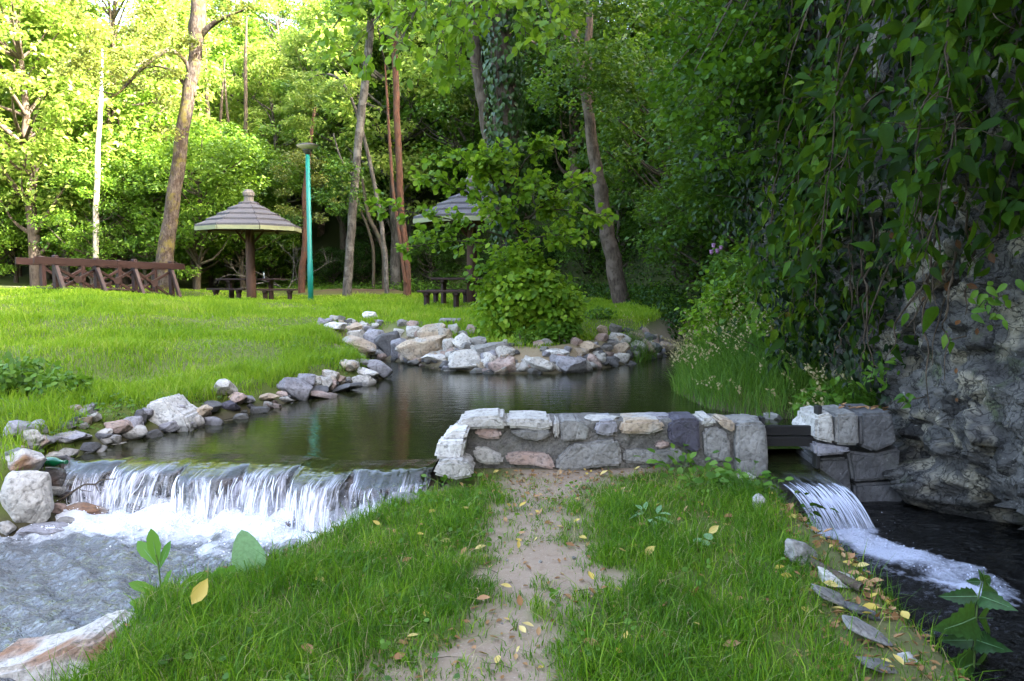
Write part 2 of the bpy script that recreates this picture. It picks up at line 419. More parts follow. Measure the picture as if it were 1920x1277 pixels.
M['bark_grey'] = bark_mat('grey_bark', (.032, .028, .024), (.11, .10, .088), (.15, .14, .125))
M['bark_moss'] = bark_mat('mossy_bark', (.018, .013, .011), (.095, .078, .066), (.034, .024, .018), moss=.8, scale=8)
M['bark_red'] = bark_mat('reddish_bark', (.055, .026, .017), (.12, .058, .036), (.08, .05, .036))
M['bark_brown'] = bark_mat('brown_bark', (.045, .033, .026), (.11, .085, .066), (.14, .11, .09))
M['bark_dark'] = bark_mat('dark_bark', (.045, .035, .026), (.09, .072, .055), (.07, .07, .045))
M['bark_white'] = bark_mat('bare_dead_wood', (.36, .32, .27), (.46, .42, .36), (.26, .22, .18))
M['stalk'] = plain_mat('green_stalk', (.10, .17, .035), .5)
LEAF = {
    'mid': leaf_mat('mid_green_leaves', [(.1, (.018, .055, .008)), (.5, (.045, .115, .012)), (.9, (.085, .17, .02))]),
    'dark': leaf_mat('shaded_green_leaves', [(.1, (.005, .018, .003)), (.5, (.014, .045, .005)), (.9, (.035, .09, .010))], .3, .5, .2, tcol=(.12, .22, .01)),  # darkened leaf copy carrying the shade of slope and wood
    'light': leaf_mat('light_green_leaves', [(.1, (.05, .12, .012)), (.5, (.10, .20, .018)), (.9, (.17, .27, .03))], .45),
    'yellow': leaf_mat('yellow_green_leaves', [(.1, (.11, .21, .025)), (.5, (.20, .30, .045)), (.9, (.36, .39, .11))], .45, tcol=(.34, .46, .07)),
    'olive': leaf_mat('olive_leaves', [(.1, (.06, .09, .016)), (.5, (.12, .16, .03)), (.9, (.20, .23, .05))], .4, tcol=(.28, .28, .04)),
    'alder': leaf_mat('alder_leaves', [(.1, (.05, .12, .008)), (.5, (.13, .26, .016)), (.9, (.28, .40, .03))], .48, .5, .25, tcol=(.30, .46, .02), big=.9),
    'ivy': leaf_mat('ivy_leaves', [(.1, (.006, .020, .002)), (.45, (.016, .048, .004)), (.72, (.045, .11, .008)), (.9, (.14, .22, .02)), (.97, (.16, .10, .02))], .34, .55, .08, tcol=(.18, .28, .01), big=.8, vein=.35),  # brighter green stop stands for lit leaves; last stop is browned
    'ivyshade': leaf_mat('shaded_ivy_leaves', [(.1, (.002, .007, .0015)), (.5, (.005, .016, .003)), (.9, (.012, .032, .006))], .10, .5, .2, tcol=(.05, .12, .01)),  # near-black copy of the ivy leaf, inner shade put into its colour
    'ivyclimb': leaf_mat('climbing_ivy_leaves', [(.1, (.010, .032, .008)), (.5, (.024, .062, .016)), (.9, (.05, .11, .03))], .15, .4, .35),
    'weed': leaf_mat('weed_leaves', [(.1, (.03, .085, .008)), (.5, (.07, .165, .014)), (.9, (.14, .25, .03))], .38, .5, .25),
    'fallen': leaf_mat('fallen_leaves', [(.05, (.20, .10, .035)), (.3, (.33, .19, .08)), (.55, (.16, .075, .03)), (.8, (.42, .27, .13)), (.95, (.48, .36, .06))], .15, .7, .2, tcol=(.4, .25, .05), big=5),
    'yleaf': leaf_mat('yellow_fallen_leaves', [(.1, (.50, .36, .06)), (.5, (.60, .45, .12)), (.9, (.62, .50, .22))], .25, .6, .3, tcol=(.6, .45, .05), big=3),
    'bleaf': leaf_mat('brown_fallen_leaves', [(.1, (.18, .085, .035)), (.5, (.32, .17, .08)), (.9, (.40, .24, .12))], .15, .7, .2, tcol=(.4, .2, .05), big=3),
    'slopeleaf': leaf_mat('overhanging_leaves', [(.1, (.014, .045, .004)), (.5, (.04, .105, .008)), (.9, (.10, .20, .015))], .38, .5, .2, tcol=(.16, .30, .01), big=1.2),
    'cliffleaf': leaf_mat('dark_dry_leaves', [(.1, (.05, .02, .008)), (.5, (.10, .04, .014)), (.9, (.16, .065, .022))], .15, .7, .2, tcol=(.2, .08, .02), big=3, vein=.5),
    'dock': leaf_mat('pale_dock_leaf', [(.1, (.17, .32, .14)), (.9, (.24, .40, .19))], .3, .6, .3, tcol=(.25, .42, .12), vein=.25),
    'thistle': leaf_mat('sow_thistle_leaf', [(.1, (.07, .20, .02)), (.9, (.12, .27, .03))], .4, .5, .3),
    'nettle': leaf_mat('nettle_leaf', [(.1, (.018, .06, .014)), (.9, (.045, .12, .028))], .3, .5, .3, vein=.6),
}
GRASS = {
    'near': leaf_mat('near_grass', [(.1, (.022, .072, .003)), (.4, (.065, .165, .007)), (.68, (.14, .265, .012)), (.86, (.25, .36, .025)), (.95, (.40, .36, .13))], .38, .5, .25, tcol=(.14, .32, .01), big=2.2),
    'lawn': leaf_mat('lawn_grass', [(.1, (.085, .19, .008)), (.45, (.16, .29, .012)), (.8, (.29, .39, .03)), (.95, (.42, .40, .12))], .4, .55, .2, tcol=(.28, .44, .01), big=.8),
    'tall': leaf_mat('tall_weed_grass', [(.1, (.03, .09, .008)), (.5, (.075, .17, .014)), (.85, (.15, .25, .035)), (.98, (.36, .33, .15))], .38, .5, .3, tcol=(.2, .36, .03), big=.9),
    'seed': leaf_mat('seed_heads', [(.1, (.33, .27, .13)), (.9, (.46, .40, .22))], .4, .7, .2, tcol=(.4, .35, .15)),
}

# ------------------------------------------------------------------ mesh helpers
def mesh_np(name, V, F, mat=None, smooth=False, uv=None):
    """V (n,3), F (m,k) with k = 3 or 4"""
    V = np.ascontiguousarray(V, np.float32); F = np.ascontiguousarray(F, np.int32)
    me = bpy.data.meshes.new(name)
    n, k = F.shape
    me.vertices.add(len(V)); me.vertices.foreach_set('co', V.ravel())
    me.loops.add(n * k); me.loops.foreach_set('vertex_index', F.ravel())
    me.polygons.add(n)
    me.polygons.foreach_set('loop_start', np.arange(0, n * k, k, dtype=np.int32))
    me.polygons.foreach_set('loop_total', np.full(n, k, np.int32))
    if smooth: me.polygons.foreach_set('use_smooth', np.ones(n, bool))
    if uv is not None:
        l = me.uv_layers.new(name='UVMap'); l.data.foreach_set('uv', np.ascontiguousarray(uv[F.ravel()], np.float32).ravel())
    me.update(calc_edges=True)
    if mat: me.materials.append(mat)
    return me
def link(name, me, parent=None, loc=(0, 0, 0), rot=(0, 0, 0), scale=(1, 1, 1)):
    o = bpy.data.objects.new(name, me); col.objects.link(o)
    o.location = loc; o.rotation_euler = rot; o.scale = scale; o.parent = parent
    return o
def tag(o, label=None, cat=None, group=None, kind=None):
    if label: o['label'] = label
    if cat: o['category'] = cat
    if group: o['group'] = group
    if kind: o['kind'] = kind
    return o
def thing(name, label, cat, loc=(0, 0, 0), rz=0.0, group=None):
    o = link(name, None, None, loc, (0, 0, rz)); o.empty_display_size = .2
    return tag(o, label, cat, group)
def bm_mesh(name, bm, mat=None, smooth=False):
    me = bpy.data.meshes.new(name); bm.to_mesh(me); bm.free()
    if smooth:
        for p in me.polygons: p.use_smooth = True
    if mat: me.materials.append(mat)
    return me
def box_bm(size, bevel=.0, bm=None, at=(0, 0, 0), M4=None):
    bm = bm or bmesh.new()
    g = bmesh.ops.create_cube(bm, size=1.0)
    mat = Matrix.Translation(at) @ (M4 or Matrix.Identity(4)) @ Matrix.Diagonal((*size, 1))
    bmesh.ops.transform(bm, matrix=mat, verts=g['verts'])
    if bevel:
        es = list({e for v in g['verts'] for e in v.link_edges})
        bmesh.ops.bevel(bm, geom=es, offset=bevel, segments=1, affect='EDGES')
    return bm
def beam(name, a, b, w, h, mat, parent, bevel=.008, up=(0, 0, 1)):
    """rectangular timber from a to b (local coordinates of the parent)"""
    a, b = Vector(a), Vector(b); d = b - a; L = d.length; x = d.normalized()
    z = Vector(up); y = z.cross(x)
    if y.length < 1e-3: y = Vector((0, 1, 0)).cross(x)
    y.normalize(); z = x.cross(y)
    o = link(name, bm_mesh(name, box_bm((L, w, h), bevel), mat), parent, (a + b) / 2)
    o.rotation_euler = Matrix((x, y, z)).transposed().to_euler()
    return o
def tube_arrays(P, rad, sides=6, cap=True):
    P = np.asarray(P, float); n = len(P); rad = np.asarray(rad, float)
    T = np.gradient(P, axis=0); T /= np.linalg.norm(T, axis=1)[:, None] + 1e-9
    ref = np.array([0, 0, 1.0]) if abs(T[0, 2]) < .8 else np.array([1.0, 0, 0])
    U = np.cross(T, ref); U /= np.linalg.norm(U, axis=1)[:, None] + 1e-9
    W = np.cross(T, U)
    a = np.arange(sides) / sides * 2 * np.pi
    V = (P[:, None] + rad[:, None, None] * (np.cos(a)[None, :, None] * U[:, None] + np.sin(a)[None, :, None] * W[:, None])).reshape(-1, 3)
    i = np.arange(n - 1)[:, None] * sides; j = np.arange(sides)[None]; j2 = (j + 1) % sides
    F = np.stack([i + j, i + j2, i + sides + j2, i + sides + j], -1).reshape(-1, 4)
    return V, F
def tubes(name, lst, mat, sides=6):
    Vs, Fs, off = [], [], 0
    for P, r in lst:
        V, F = tube_arrays(P, r, sides); Vs.append(V); Fs.append(F + off); off += len(V)
    return mesh_np(name, np.concatenate(Vs), np.concatenate(Fs), mat, True)
def spline(pts, n):
    """Catmull-Rom through pts, n samples"""
    P = np.asarray(pts, float); P = np.vstack([2 * P[0] - P[1], P, 2 * P[-1] - P[-2]])
    t = np.linspace(0, len(P) - 3 - 1e-6, n); k = t.astype(int); f = (t - k)[:, None]
    p0, p1, p2, p3 = P[k], P[k + 1], P[k + 2], P[k + 3]
    return .5 * (2 * p1 + (p2 - p0) * f + (2 * p0 - 5 * p1 + 4 * p2 - p3) * f ** 2 + (3 * p1 - p0 - 3 * p2 + p3) * f ** 3)
def lathe(prof, seg=20):
    bm = bmesh.new(); rings = []
    for r, z in prof:
        rings.append([bm.verts.new((r * math.cos(2 * math.pi * k / seg), r * math.sin(2 * math.pi * k / seg), z)) for k in range(seg)])
    for a, b in zip(rings, rings[1:]):
        for k in range(seg): bm.faces.new((a[k], a[(k + 1) % seg], b[(k + 1) % seg], b[k]))
    bm.faces.new(rings[0][::-1]); bm.faces.new(rings[-1])
    return bm

# leaf templates: x from stalk to tip, y across, z up; faces are triangles
def leaf_shape(prof, droop=.12, fold=.10, serr=0.0):
    """prof: list of (x, half width)"""
    V = [(0, 0, 0)]; F = []
    for k, (x, w) in enumerate(prof):
        z = -droop * x * x
        V += [(x, 0, z), (x - (serr if k % 2 else 0), w, z + fold * w * 2), (x - (serr if k % 2 else 0), -w, z + fold * w * 2)]
    V.append((1, 0, -droop)); tip = len(V) - 1
    F += [(0, 1, 2), (0, 3, 1)]
    for k in range(len(prof) - 1):
        a = 1 + 3 * k; b = a + 3
        F += [(a, b, a + 1), (b, b + 1, a + 1), (a, a + 2, b), (b, a + 2, b + 2)]
    a = 1 + 3 * (len(prof) - 1)
    F += [(a, tip, a + 1), (a, a + 2, tip)]
    return np.array(V, float), np.array(F, int)
SHAPE = {
    'tiny': (np.array([(0, 0, 0), (.45, .30, .06), (1, 0, -.1), (.45, -.30, .06)], float), np.array([(0, 2, 1), (0, 3, 2)])),
    'oval': leaf_shape([(.3, .30), (.68, .30)], .15),
    'round': leaf_shape([(.22, .34), (.6, .42), (.88, .24)], .12),
    'heart': leaf_shape([(.10, .26), (.30, .36), (.6, .22), (.84, .08)], .35, .12),
    'ivy': leaf_shape([(.08, .13), (.26, .225), (.5, .195), (.75, .105), (.9, .03)], .30, .16),
    'fall': leaf_shape([(.1, .10), (.25, .22), (.5, .27), (.75, .17), (.9, .06)], -.22, .26),
    'long': leaf_shape([(.2, .13), (.5, .17), (.8, .09)], .25),
}
def unit(a): return a / (np.linalg.norm(a, axis=-1, keepdims=True) + 1e-9)
def leaf_cloud(C, D, N, S, shape):
    """C centres, D tip directions, N rough normals, S lengths -> V, F"""
    T, TF = SHAPE[shape] if isinstance(shape, str) else shape
    X = unit(D); Z = unit(N - (N * X).sum(-1, keepdims=True) * X); Y = np.cross(Z, X)
    S = np.asarray(S)[:, None, None]
    V = C[:, None] + S * (T[None, :, 0:1] * X[:, None] + T[None, :, 1:2] * Y[:, None] + T[None, :, 2:3] * Z[:, None])
    F = TF[None] + (np.arange(len(C)) * len(T))[:, None, None]
    return V.reshape(-1, 3), F.reshape(-1, 3)
def rand_dirs(n, up=0.0, flat=1.0):
    d = rng.normal(size=(n, 3)); d[:, 2] = d[:, 2] * flat + up
    return unit(d)
def leaf_frames(n, droop=.3, tilt=.6):
    D = rand_dirs(n, 0, .4); D[:, 2] -= droop
    N = rand_dirs(n, 0, tilt); N[:, 2] = np.abs(N[:, 2]) + .6
    return D, N
def single_leaf(name, shape, mat):
    T, TF = SHAPE[shape] if isinstance(shape, str) else shape
    return mesh_np(name, T, TF, mat)
def frame_euler(d, n):
    x = Vector(d).normalized(); n = Vector(n); z = (n - n.dot(x) * x)
    z = z.normalized() if z.length > 1e-4 else x.orthogonal().normalized()
    return Matrix((x, z.cross(x), z)).transposed().to_euler()
def leaf_parts(name, me, C, D, N, S, parent):
    for c, d, n, s in zip(C, D, N, S):
        link(name, me, parent, c, frame_euler(d, n), (s, s, s))

def grow(p, d, L, r, depth, segs, spots, wig=.25, trop=(0, 0, 0), n=6, kids=4, ratio=.55, spread=.8, leafgap=.0, rr=None):
    """recursive twig growth; segs collects (points, radii), spots collects (point, direction)"""
    rr = rr or random
    pts = [np.array(p, float)]; d = np.array(d, float); d /= np.linalg.norm(d)
    st = L / n
    for k in range(n):
        d = d + np.array([rr.gauss(0, wig) for _ in range(3)]) * .6 + np.array(trop) * .25
        d /= np.linalg.norm(d); pts.append(pts[-1] + d * st)
        if depth == 0 or k >= n - 2: spots.append((pts[-1].copy(), d.copy()))
    pts = np.array(pts)
    segs.append((pts, np.linspace(r, r * .4, n + 1)))
    if depth > 0:
        for k in range(kids):
            t = rr.uniform(.25, .98); i = min(int(t * n), n - 1); q = pts[i] + (pts[i + 1] - pts[i]) * (t * n - i)
            dd = pts[i + 1] - pts[i]; dd /= np.linalg.norm(dd)
            dd = dd + np.array([rr.gauss(0, spread) for _ in range(3)])
            grow(q, dd, L * ratio * rr.uniform(.7, 1.2), r * .5, depth - 1, segs, spots, wig, trop, max(3, n - 1), kids, ratio, spread, leafgap, rr)

# ------------------------------------------------------------------ ground
def axis(*parts):
    a = [np.linspace(p0, p1, max(2, int(round(abs(p1 - p0) / st)) + 1))[:-1] for p0, p1, st in parts]
    return np.concatenate(a + [[parts[-1][1]]])
gx = axis((-240, -60, 12), (-60, -16, 2), (-16, -5, .35), (-5, 4.6, .07), (4.6, 12, .35), (12, 40, 2), (40, 240, 12))
gy = axis((-120, -20, 8), (-20, 1.5, 1.2), (1.5, 16, .085), (16, 40, .4), (40, 90, 2), (90, 420, 15))
GX, GY = np.meshgrid(gx, gy)
GZ = height(GX, GY)
PATH = [on_z(px, py, 0) for px, py in [(905, 868), (1260, 868), (1170, 900), (1110, 940), (1100, 1000), (1165, 1050), (1150, 1100), (1100, 1150), (1075, 1200), (1090, 1260), (1100, 1500), (560, 1500), (700, 1250), (800, 1200), (870, 1150), (880, 1080), (905, 1030), (900, 985), (885, 950), (940, 905)]]
def path_mask(x, y):
    d = sdf(PATH, x, y) + (fbm(x * 2.6, y * 2.6, 4) - .5) * .55 + (fbm(x * 9, y * 9, 3) - .5) * .50 + .10
    return 1 - sstep(-.16, .26, d)
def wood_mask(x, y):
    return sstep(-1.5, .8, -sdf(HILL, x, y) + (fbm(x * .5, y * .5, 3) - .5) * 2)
def road_mask(x, y):
    return sstep(.0, .5, 1.2 - np.abs(y - 27.2 - (x + 17) * .05)) * sstep(-12.6, -13.6, x)
def mound_mask(x, y):
    return sstep(1.0, .5, np.hypot((x + 6.1) / 2.6, (y - 31) / 1.5) + (fbm(x, y, 2) - .5) * .5)
GZ = GZ + mound_mask(GX, GY) * .22
idx = np.arange(GX.size).reshape(GX.shape)
GF = np.stack([idx[:-1, :-1], idx[:-1, 1:], idx[1:, 1:], idx[1:, :-1]], -1).reshape(-1, 4)
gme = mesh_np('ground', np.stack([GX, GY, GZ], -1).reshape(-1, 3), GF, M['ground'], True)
def vattr(me, name, vals):
    a = me.attributes.new(name, 'FLOAT', 'POINT'); a.data.foreach_set('value', np.ascontiguousarray(vals, np.float32).ravel())
near_dirt = np.maximum(np.maximum(path_mask(GX, GY), sstep(-.1, .1, GX - np.interp(GY, [3, 3.6, 4.15, 4.75, 5.6], [1.24, 1.42, 1.55, 1.70, 1.86])) * .25), sstep(.25, .05, np.minimum(np.abs(sdf(STREAM, GX, GY)), np.abs(sdf(CHAN, GX, GY)))) * .8)
penin = (GX > -2.6) & (GX < 2.3) & (GY < 6.4)
vattr(gme, 'dirt', np.where(penin, near_dirt, np.maximum(sstep(.75, .9, fbm(GX * .7 + 3, GY * .7, 4)) * .5, sstep(.75, .3, sdf(POND_POLY, GX, GY)) * sstep(11, 11.8, GY) * .8)))
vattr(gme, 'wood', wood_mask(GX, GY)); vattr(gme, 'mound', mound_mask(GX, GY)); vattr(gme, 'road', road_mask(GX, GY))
vattr(gme, 'bed', sstep(.12, .0, np.minimum(np.minimum(sdf(POND_POLY, GX, GY), sdf(STREAM, GX, GY)), sdf(CHAN, GX, GY))))
tag(link('ground', gme), 'grassy ground with earth path, banks and wooded hillside', None, None, 'structure')

# ------------------------------------------------------------------ water
def poly_sheet(P, z, name, mat, step):
    """grid clipped to a polygon, its border vertices pulled onto the outline"""
    bm = bmesh.new()
    f = bm.faces.new([bm.verts.new((x, y, z)) for x, y in P])
    bmesh.ops.triangulate(bm, faces=[f])
    return bm_mesh(name, bm, mat)
tag(link('pond_water', poly_sheet(POND_POLY, WL_POND, 'pond_water', M['pond'], .2)), 'dark olive pond water above the weir', None, None, 'structure')

CR = spline([(x, y, 0) for x, y in CREST], 400)[:, :2]
def crest_at(u):
    i = np.clip(u, 0, 1) * 399; k = np.minimum(i.astype(int), 398); f = (i - k)[:, None]
    return CR[k] * (1 - f) + CR[k + 1] * f
LOBES = np.array([0, .13, .29, .43, .58, .77, 1.0])          # the flat crest stones the water folds over
def lip_off(u):
    k = np.clip(np.searchsorted(LOBES, u, 'right') - 1, 0, len(LOBES) - 2)
    t = (u - LOBES[k]) / (LOBES[k + 1] - LOBES[k])
    return .20 * (np.sin(np.pi * np.clip(t, 0, 1)) ** .5) + np.array([-.02, .05, .14, .06, .15, .04])[k] + (fbm(u * 40, u * 0, 3) - .5) * .05
def lip_drop(u):
    k = np.clip(np.searchsorted(LOBES, u, 'right') - 1, 0, len(LOBES) - 2)
    return np.array([.05, .015, .04, .015, .03, .07])[k]
def fall_pts(u, v, out=0.0):
    """u along the weir, v from 0 (pond) to 1 (foot)"""
    u = np.clip(u + .012 * np.sin(u * 23) * np.clip((v - .3) / .7, 0, 1), 0, 1)
    c = crest_at(u); lo = lip_off(u); dr = lip_drop(u)
    up = np.clip(v / .30, 0, 1); dn = np.clip((v - .30) / .70, 0, 1)
    f = -.34 + up * (.34 + lo) + .13 * np.sqrt(np.clip(dn, 0, 1)) + .05 * dn
    z = WL_POND + .002 + .006 * np.clip(v * 8, 0, 1) - dr * np.clip((-.34 + up * (.34 + lo)) / np.maximum(lo, .03), 0, 1) ** 1.5 - (WL_POND - WL_LEFT + .03 - dr) * dn ** 1.35
    f = f + ((fbm(u * 55, v * 2.2, 3) - .5) * .09 + (fbm(u * 160, v * 3, 2) - .5) * .03) * np.clip(dn * 4, 0, 1) + out
    z = z + (fbm(u * 30, v * 9, 3) - .15) * .022 * np.clip(v * 5, 0, 1) * (1 - dn)
    return np.stack([c[:, 0] - f * .06, c[:, 1] - f, z], -1)
nu, nv = 420, 46
UU, VV = np.meshgrid(np.linspace(0, 1, nu), np.linspace(0, 1, nv)); uvv = np.stack([UU.ravel(), VV.ravel()], -1)
ii = np.arange(nu * nv).reshape(nv, nu)
FF = np.stack([ii[:-1, :-1], ii[1:, :-1], ii[1:, 1:], ii[:-1, 1:]], -1).reshape(-1, 4)
wf = thing('waterfall', 'white water pouring over the low stone weir at the left', 'waterfall', (0, 0, 0))
link('water_sheet', mesh_np('water_sheet', fall_pts(UU.ravel(), VV.ravel()), FF, M['fall'], True, uvv), wf)
strands = []
UC = [random.random() for _ in range(34)]
for k in range(130):
    u0 = min(.995, max(.005, random.choice(UC) + random.gauss(0, .012))); v0 = random.uniform(.28, .75); v1 = min(1, v0 + random.uniform(.2, .6)); n = 9
    u = np.clip(u0 + np.linspace(0, random.gauss(0, .006), n), 0, 1)
    P = fall_pts(u, np.linspace(v0, v1, n), .012 + random.random() * .03)
    strands.append((P, random.uniform(.002, .007) * np.sin(np.linspace(.03, math.pi - .1, n)) ** .7))
tag(link('water_strands', tubes('water_strands', strands, M['foam'], 4), wf), None, None, None, 'stuff')

def flow_sheet(name, P, wl, step, foamf, wavef, mat, label):
    xs = [p[0] for p in P]; ys = [p[1] for p in P]
    x = np.arange(max(min(xs), -6.5), max(xs) + step, step); y = np.arange(max(min(ys), 1.2), max(ys) + step, step)
    X, Y = np.meshgrid(x, y); keep = sdf(P, X, Y) < .03
    fo = foamf(X, Y); Z = wl + wavef(X, Y, fo)
    I = np.arange(X.size).reshape(X.shape)
    F = np.stack([I[:-1, :-1], I[:-1, 1:], I[1:, 1:], I[1:, :-1]], -1).reshape(-1, 4)
    F = F[keep.ravel()[F].all(1)]
    used = np.unique(F); mp = np.full(X.size, -1); mp[used] = np.arange(len(used))
    me = mesh_np(name, np.stack([X, Y, Z], -1).reshape(-1, 3)[used], mp[F], mat, True)
    vattr(me, 'foam', fo.ravel()[used])
    return tag(link(name, me), label, None, None, 'structure')
def seg_dist(line, x, y):
    best = np.full(x.shape, 1e9)
    for (ax, ay), (bx, by) in zip(line, line[1:]):
        ex, ey = bx - ax, by - ay; t = np.clip(((x - ax) * ex + (y - ay) * ey) / (ex * ex + ey * ey), 0, 1)
        best = np.minimum(best, np.hypot(x - ax - t * ex, y - ay - t * ey))
    return best
foot = [(x, y - .36) for x, y in CREST]
def foam_left(x, y):
    d = seg_dist(foot, x, y) + (fbm(x * 3, y * 3, 3) - .5) * .35
    lim = .82 - .25 * sstep(-2.2, -.8, x)
    f = .84 * (1 - sstep(.22, lim + .25, d))
    streak = sstep(.50, .75, fbm((x * .8 + y * .55) * 5, (y * .8 - x * .55) * 2.2, 4)) * (.56 - .30 * sstep(.6, 2.4, d))
    return np.clip(np.maximum(f, streak), 0, 1)
def wave_left(x, y, fo):
    a = x * .83 - y * .55; b = y * .83 + x * .55
    w = (fbm(a * 3.2, b * 7.5, 4) - .5) * .12 + (fbm(a * 8, b * 17, 3) - .5) * .055
    return w + fo ** 2 * ((fbm(x * 9, y * 9, 5) - .42) * .15 + .01)
flow_sheet('stream_water', STREAM, WL_LEFT, .03, foam_left, wave_left, M['stream'], 'rippling stream water below the weir')
SLF = [(2.40, 5.52), (2.60, 5.1), (2.72, 4.8), (2.80, 4.5)]
def foam_right(x, y):
    d = seg_dist(SLF, x, y); along = np.clip((5.55 - y) / 1.6, 0, 1)
    d = d + (fbm(x * 5, y * 5, 4) - .5) * .32
    f = (.92 - .55 * along) * (1 - sstep(.06, .46, d))
    return np.clip(f + sstep(.62, .8, fbm((x + y) * 5, (y - x) * 1.8, 4)) * .25 * (1 - sstep(.5, 1.2, d)), 0, 1)
def wave_right(x, y, fo):
    return (fbm(x * 4, y * 6, 4) - .5) * .05 + fo ** 2 * ((fbm(x * 9, y * 9, 4) - .35) * .16)
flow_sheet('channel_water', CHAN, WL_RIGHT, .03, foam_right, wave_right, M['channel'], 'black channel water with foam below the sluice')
# sluice race and its fall
sf = thing('sluice_waterfall', 'small glassy waterfall tumbling out of the sluice on the right', 'waterfall', (0, 0, 0))
def race(u, v, out=0.0):
    up = np.clip(v / .3, 0, 1); dn = np.clip((v - .3) / .7, 0, 1)
    x0 = 2.07 + .47 * u; y = 6.75 - .80 * up - .42 * np.sqrt(dn) * (1 - .1 * u)
    z = .02 - .045 * up - (.02 - WL_RIGHT) * dn ** 1.5
    y = y - out - ((fbm(u * 22, v * 2, 3) - .5) * .09) * np.clip(dn * 4, 0, 1)
    return np.stack([x0 + .16 * dn + .03 * up, y, z], -1)
nu2, nv2 = 90, 40
UU, VV = np.meshgrid(np.linspace(0, 1, nu2), np.linspace(0, 1, nv2)); ii = np.arange(nu2 * nv2).reshape(nv2, nu2)
FF = np.stack([ii[:-1, :-1], ii[1:, :-1], ii[1:, 1:], ii[:-1, 1:]], -1).reshape(-1, 4)
link('water_sheet', mesh_np('water_sheet', race(UU.ravel(), VV.ravel()), FF, M['sluice_fall'], True, np.stack([UU.ravel(), VV.ravel()], -1)), sf)
strands = []
for k in range(110):
    u0 = random.random(); v0 = random.uniform(.3, .6); v1 = min(1, v0 + random.uniform(.2, .5)); n = 9
    P = race(np.clip(u0 + np.linspace(0, random.gauss(0, .03), n), 0, 1), np.linspace(v0, v1, n), .01 + random.random() * .03)
    strands.append((P, random.uniform(.0015, .005) * np.sin(np.linspace(.25, math.pi - .1, n)) ** .7))
tag(link('water_strands', tubes('water_strands', strands, M['spray'], 4), sf), None, None, None, 'stuff')
OCT = (np.array([(1, 0, 0), (-1, 0, 0), (0, 1, 0), (0, -1, 0), (0, 0, 1), (0, 0, -1)], float), np.array([(0, 2, 4), (2, 1, 4), (1, 3, 4), (3, 0, 4), (2, 0, 5), (1, 2, 5), (3, 1, 5), (0, 3, 5)]))
def bubbles(name, parent, C, S, mat):
    V, F = leaf_cloud(C, rand_dirs(len(C)), rand_dirs(len(C)), S, OCT)
    tag(link(name, mesh_np(name, V, F, mat, True), parent), None, None, None, 'stuff')
n = 16000; x = rng.uniform(-3.8, -.5, n); y = rng.uniform(4.6, 6.1, n); fo = foam_left(x, y); k = (rng.random(n) < (fo - .42) * 1.8) & (sdf(STREAM, x, y) < -.03)
x, y, fo = x[k], y[k], fo[k]
bubbles('foam_bubbles', wf, np.stack([x, y, WL_LEFT + wave_left(x, y, fo) + rng.normal(0, .006, len(x))], -1), rng.gamma(2.0, .0014, len(x)) + .0015, M['foam'])
n = 900; u = rng.random(n); P = fall_pts(u, np.full(n, 1.0)); P[:, 1] -= np.abs(rng.normal(.04, .09, n)); P[:, 2] = WL_LEFT + np.abs(rng.normal(.03, .07, n))
bubbles('splash_drops', wf, P, rng.uniform(.0015, .0055, n), M['foam'])
n = 9000; x = rng.uniform(2.1, 3.2, n); y = rng.uniform(4.2, 5.8, n); fo = foam_right(x, y); k = rng.random(n) < (fo - .45) * 1.8; x, y, fo = x[k], y[k], fo[k]
bubbles('foam_bubbles', sf, np.stack([x, y, WL_RIGHT + wave_right(x, y, fo) + rng.normal(0, .006, len(x))], -1), rng.gamma(2.0, .0013, len(x)) + .0013, M['spray'])
n = 150; P = np.stack([2.42 + rng.normal(0, .16, n), 5.45 + rng.normal(0, .14, n), WL_RIGHT + np.abs(rng.normal(.03, .08, n))], -1)
bubbles('splash_drops', sf, P, rng.uniform(.001, .0035, n), M['spray'])

# ------------------------------------------------------------------ stones
def rock_mesh(w, d, h, mat, seed, detail=1, sharp=.75, tilt=0.0, n=20):
    """angular broken stone sitting on z = 0"""
    rr = np.random.default_rng(seed)
    p = unit(rr.normal(size=(n, 3)))
    p = np.sign(p) * np.abs(p) ** (sharp + .12)                       # push towards a block
    p *= (1 + rr.uniform(-.18, .12, (n, 1)))
    bm = bmesh.new()
    vs_ = [bm.verts.new(q) for q in p]
    bmesh.ops.convex_hull(bm, input=vs_)
    for v in [v for v in bm.verts if not v.link_faces]: bm.verts.remove(v)
    bmesh.ops.dissolve_limit(bm, angle_limit=R(16), verts=bm.verts, edges=bm.edges)
    bmesh.ops.bevel(bm, geom=list(bm.edges), offset=.07, segments=1, affect='EDGES', clamp_overlap=True)
    if detail:
        bmesh.ops.triangulate(bm, faces=bm.faces)
        for _ in range(detail):
            bmesh.ops.subdivide_edges(bm, edges=[e for e in bm.edges if e.calc_length() > .28], cuts=1)
            bmesh.ops.triangulate(bm, faces=bm.faces)
        for v in bm.verts:
            o = Vector((seed * 1.7, seed * .9, 0))
            v.co += v.co.normalized() * (mnoise.noise(v.co * 1.9 + o) * .09 + mnoise.noise(v.co * 5 + o) * .045)
    co = np.array([v.co for v in bm.verts]); lo, hi = co.min(0), co.max(0)
    sc_ = np.array([w, d, h]) / (hi - lo)
    for v in bm.verts:
        q = (np.array(v.co) - (lo + hi) / 2) * sc_
        v.co = q
    if tilt: bmesh.ops.rotate(bm, verts=bm.verts, cent=(0, 0, 0), matrix=Matrix.Rotation(tilt, 3, 'Y'))
    zmin = min(v.co.z for v in bm.verts)
    for v in bm.verts: v.co.z -= zmin
    me = bm_mesh('rock', bm, mat)
    return me

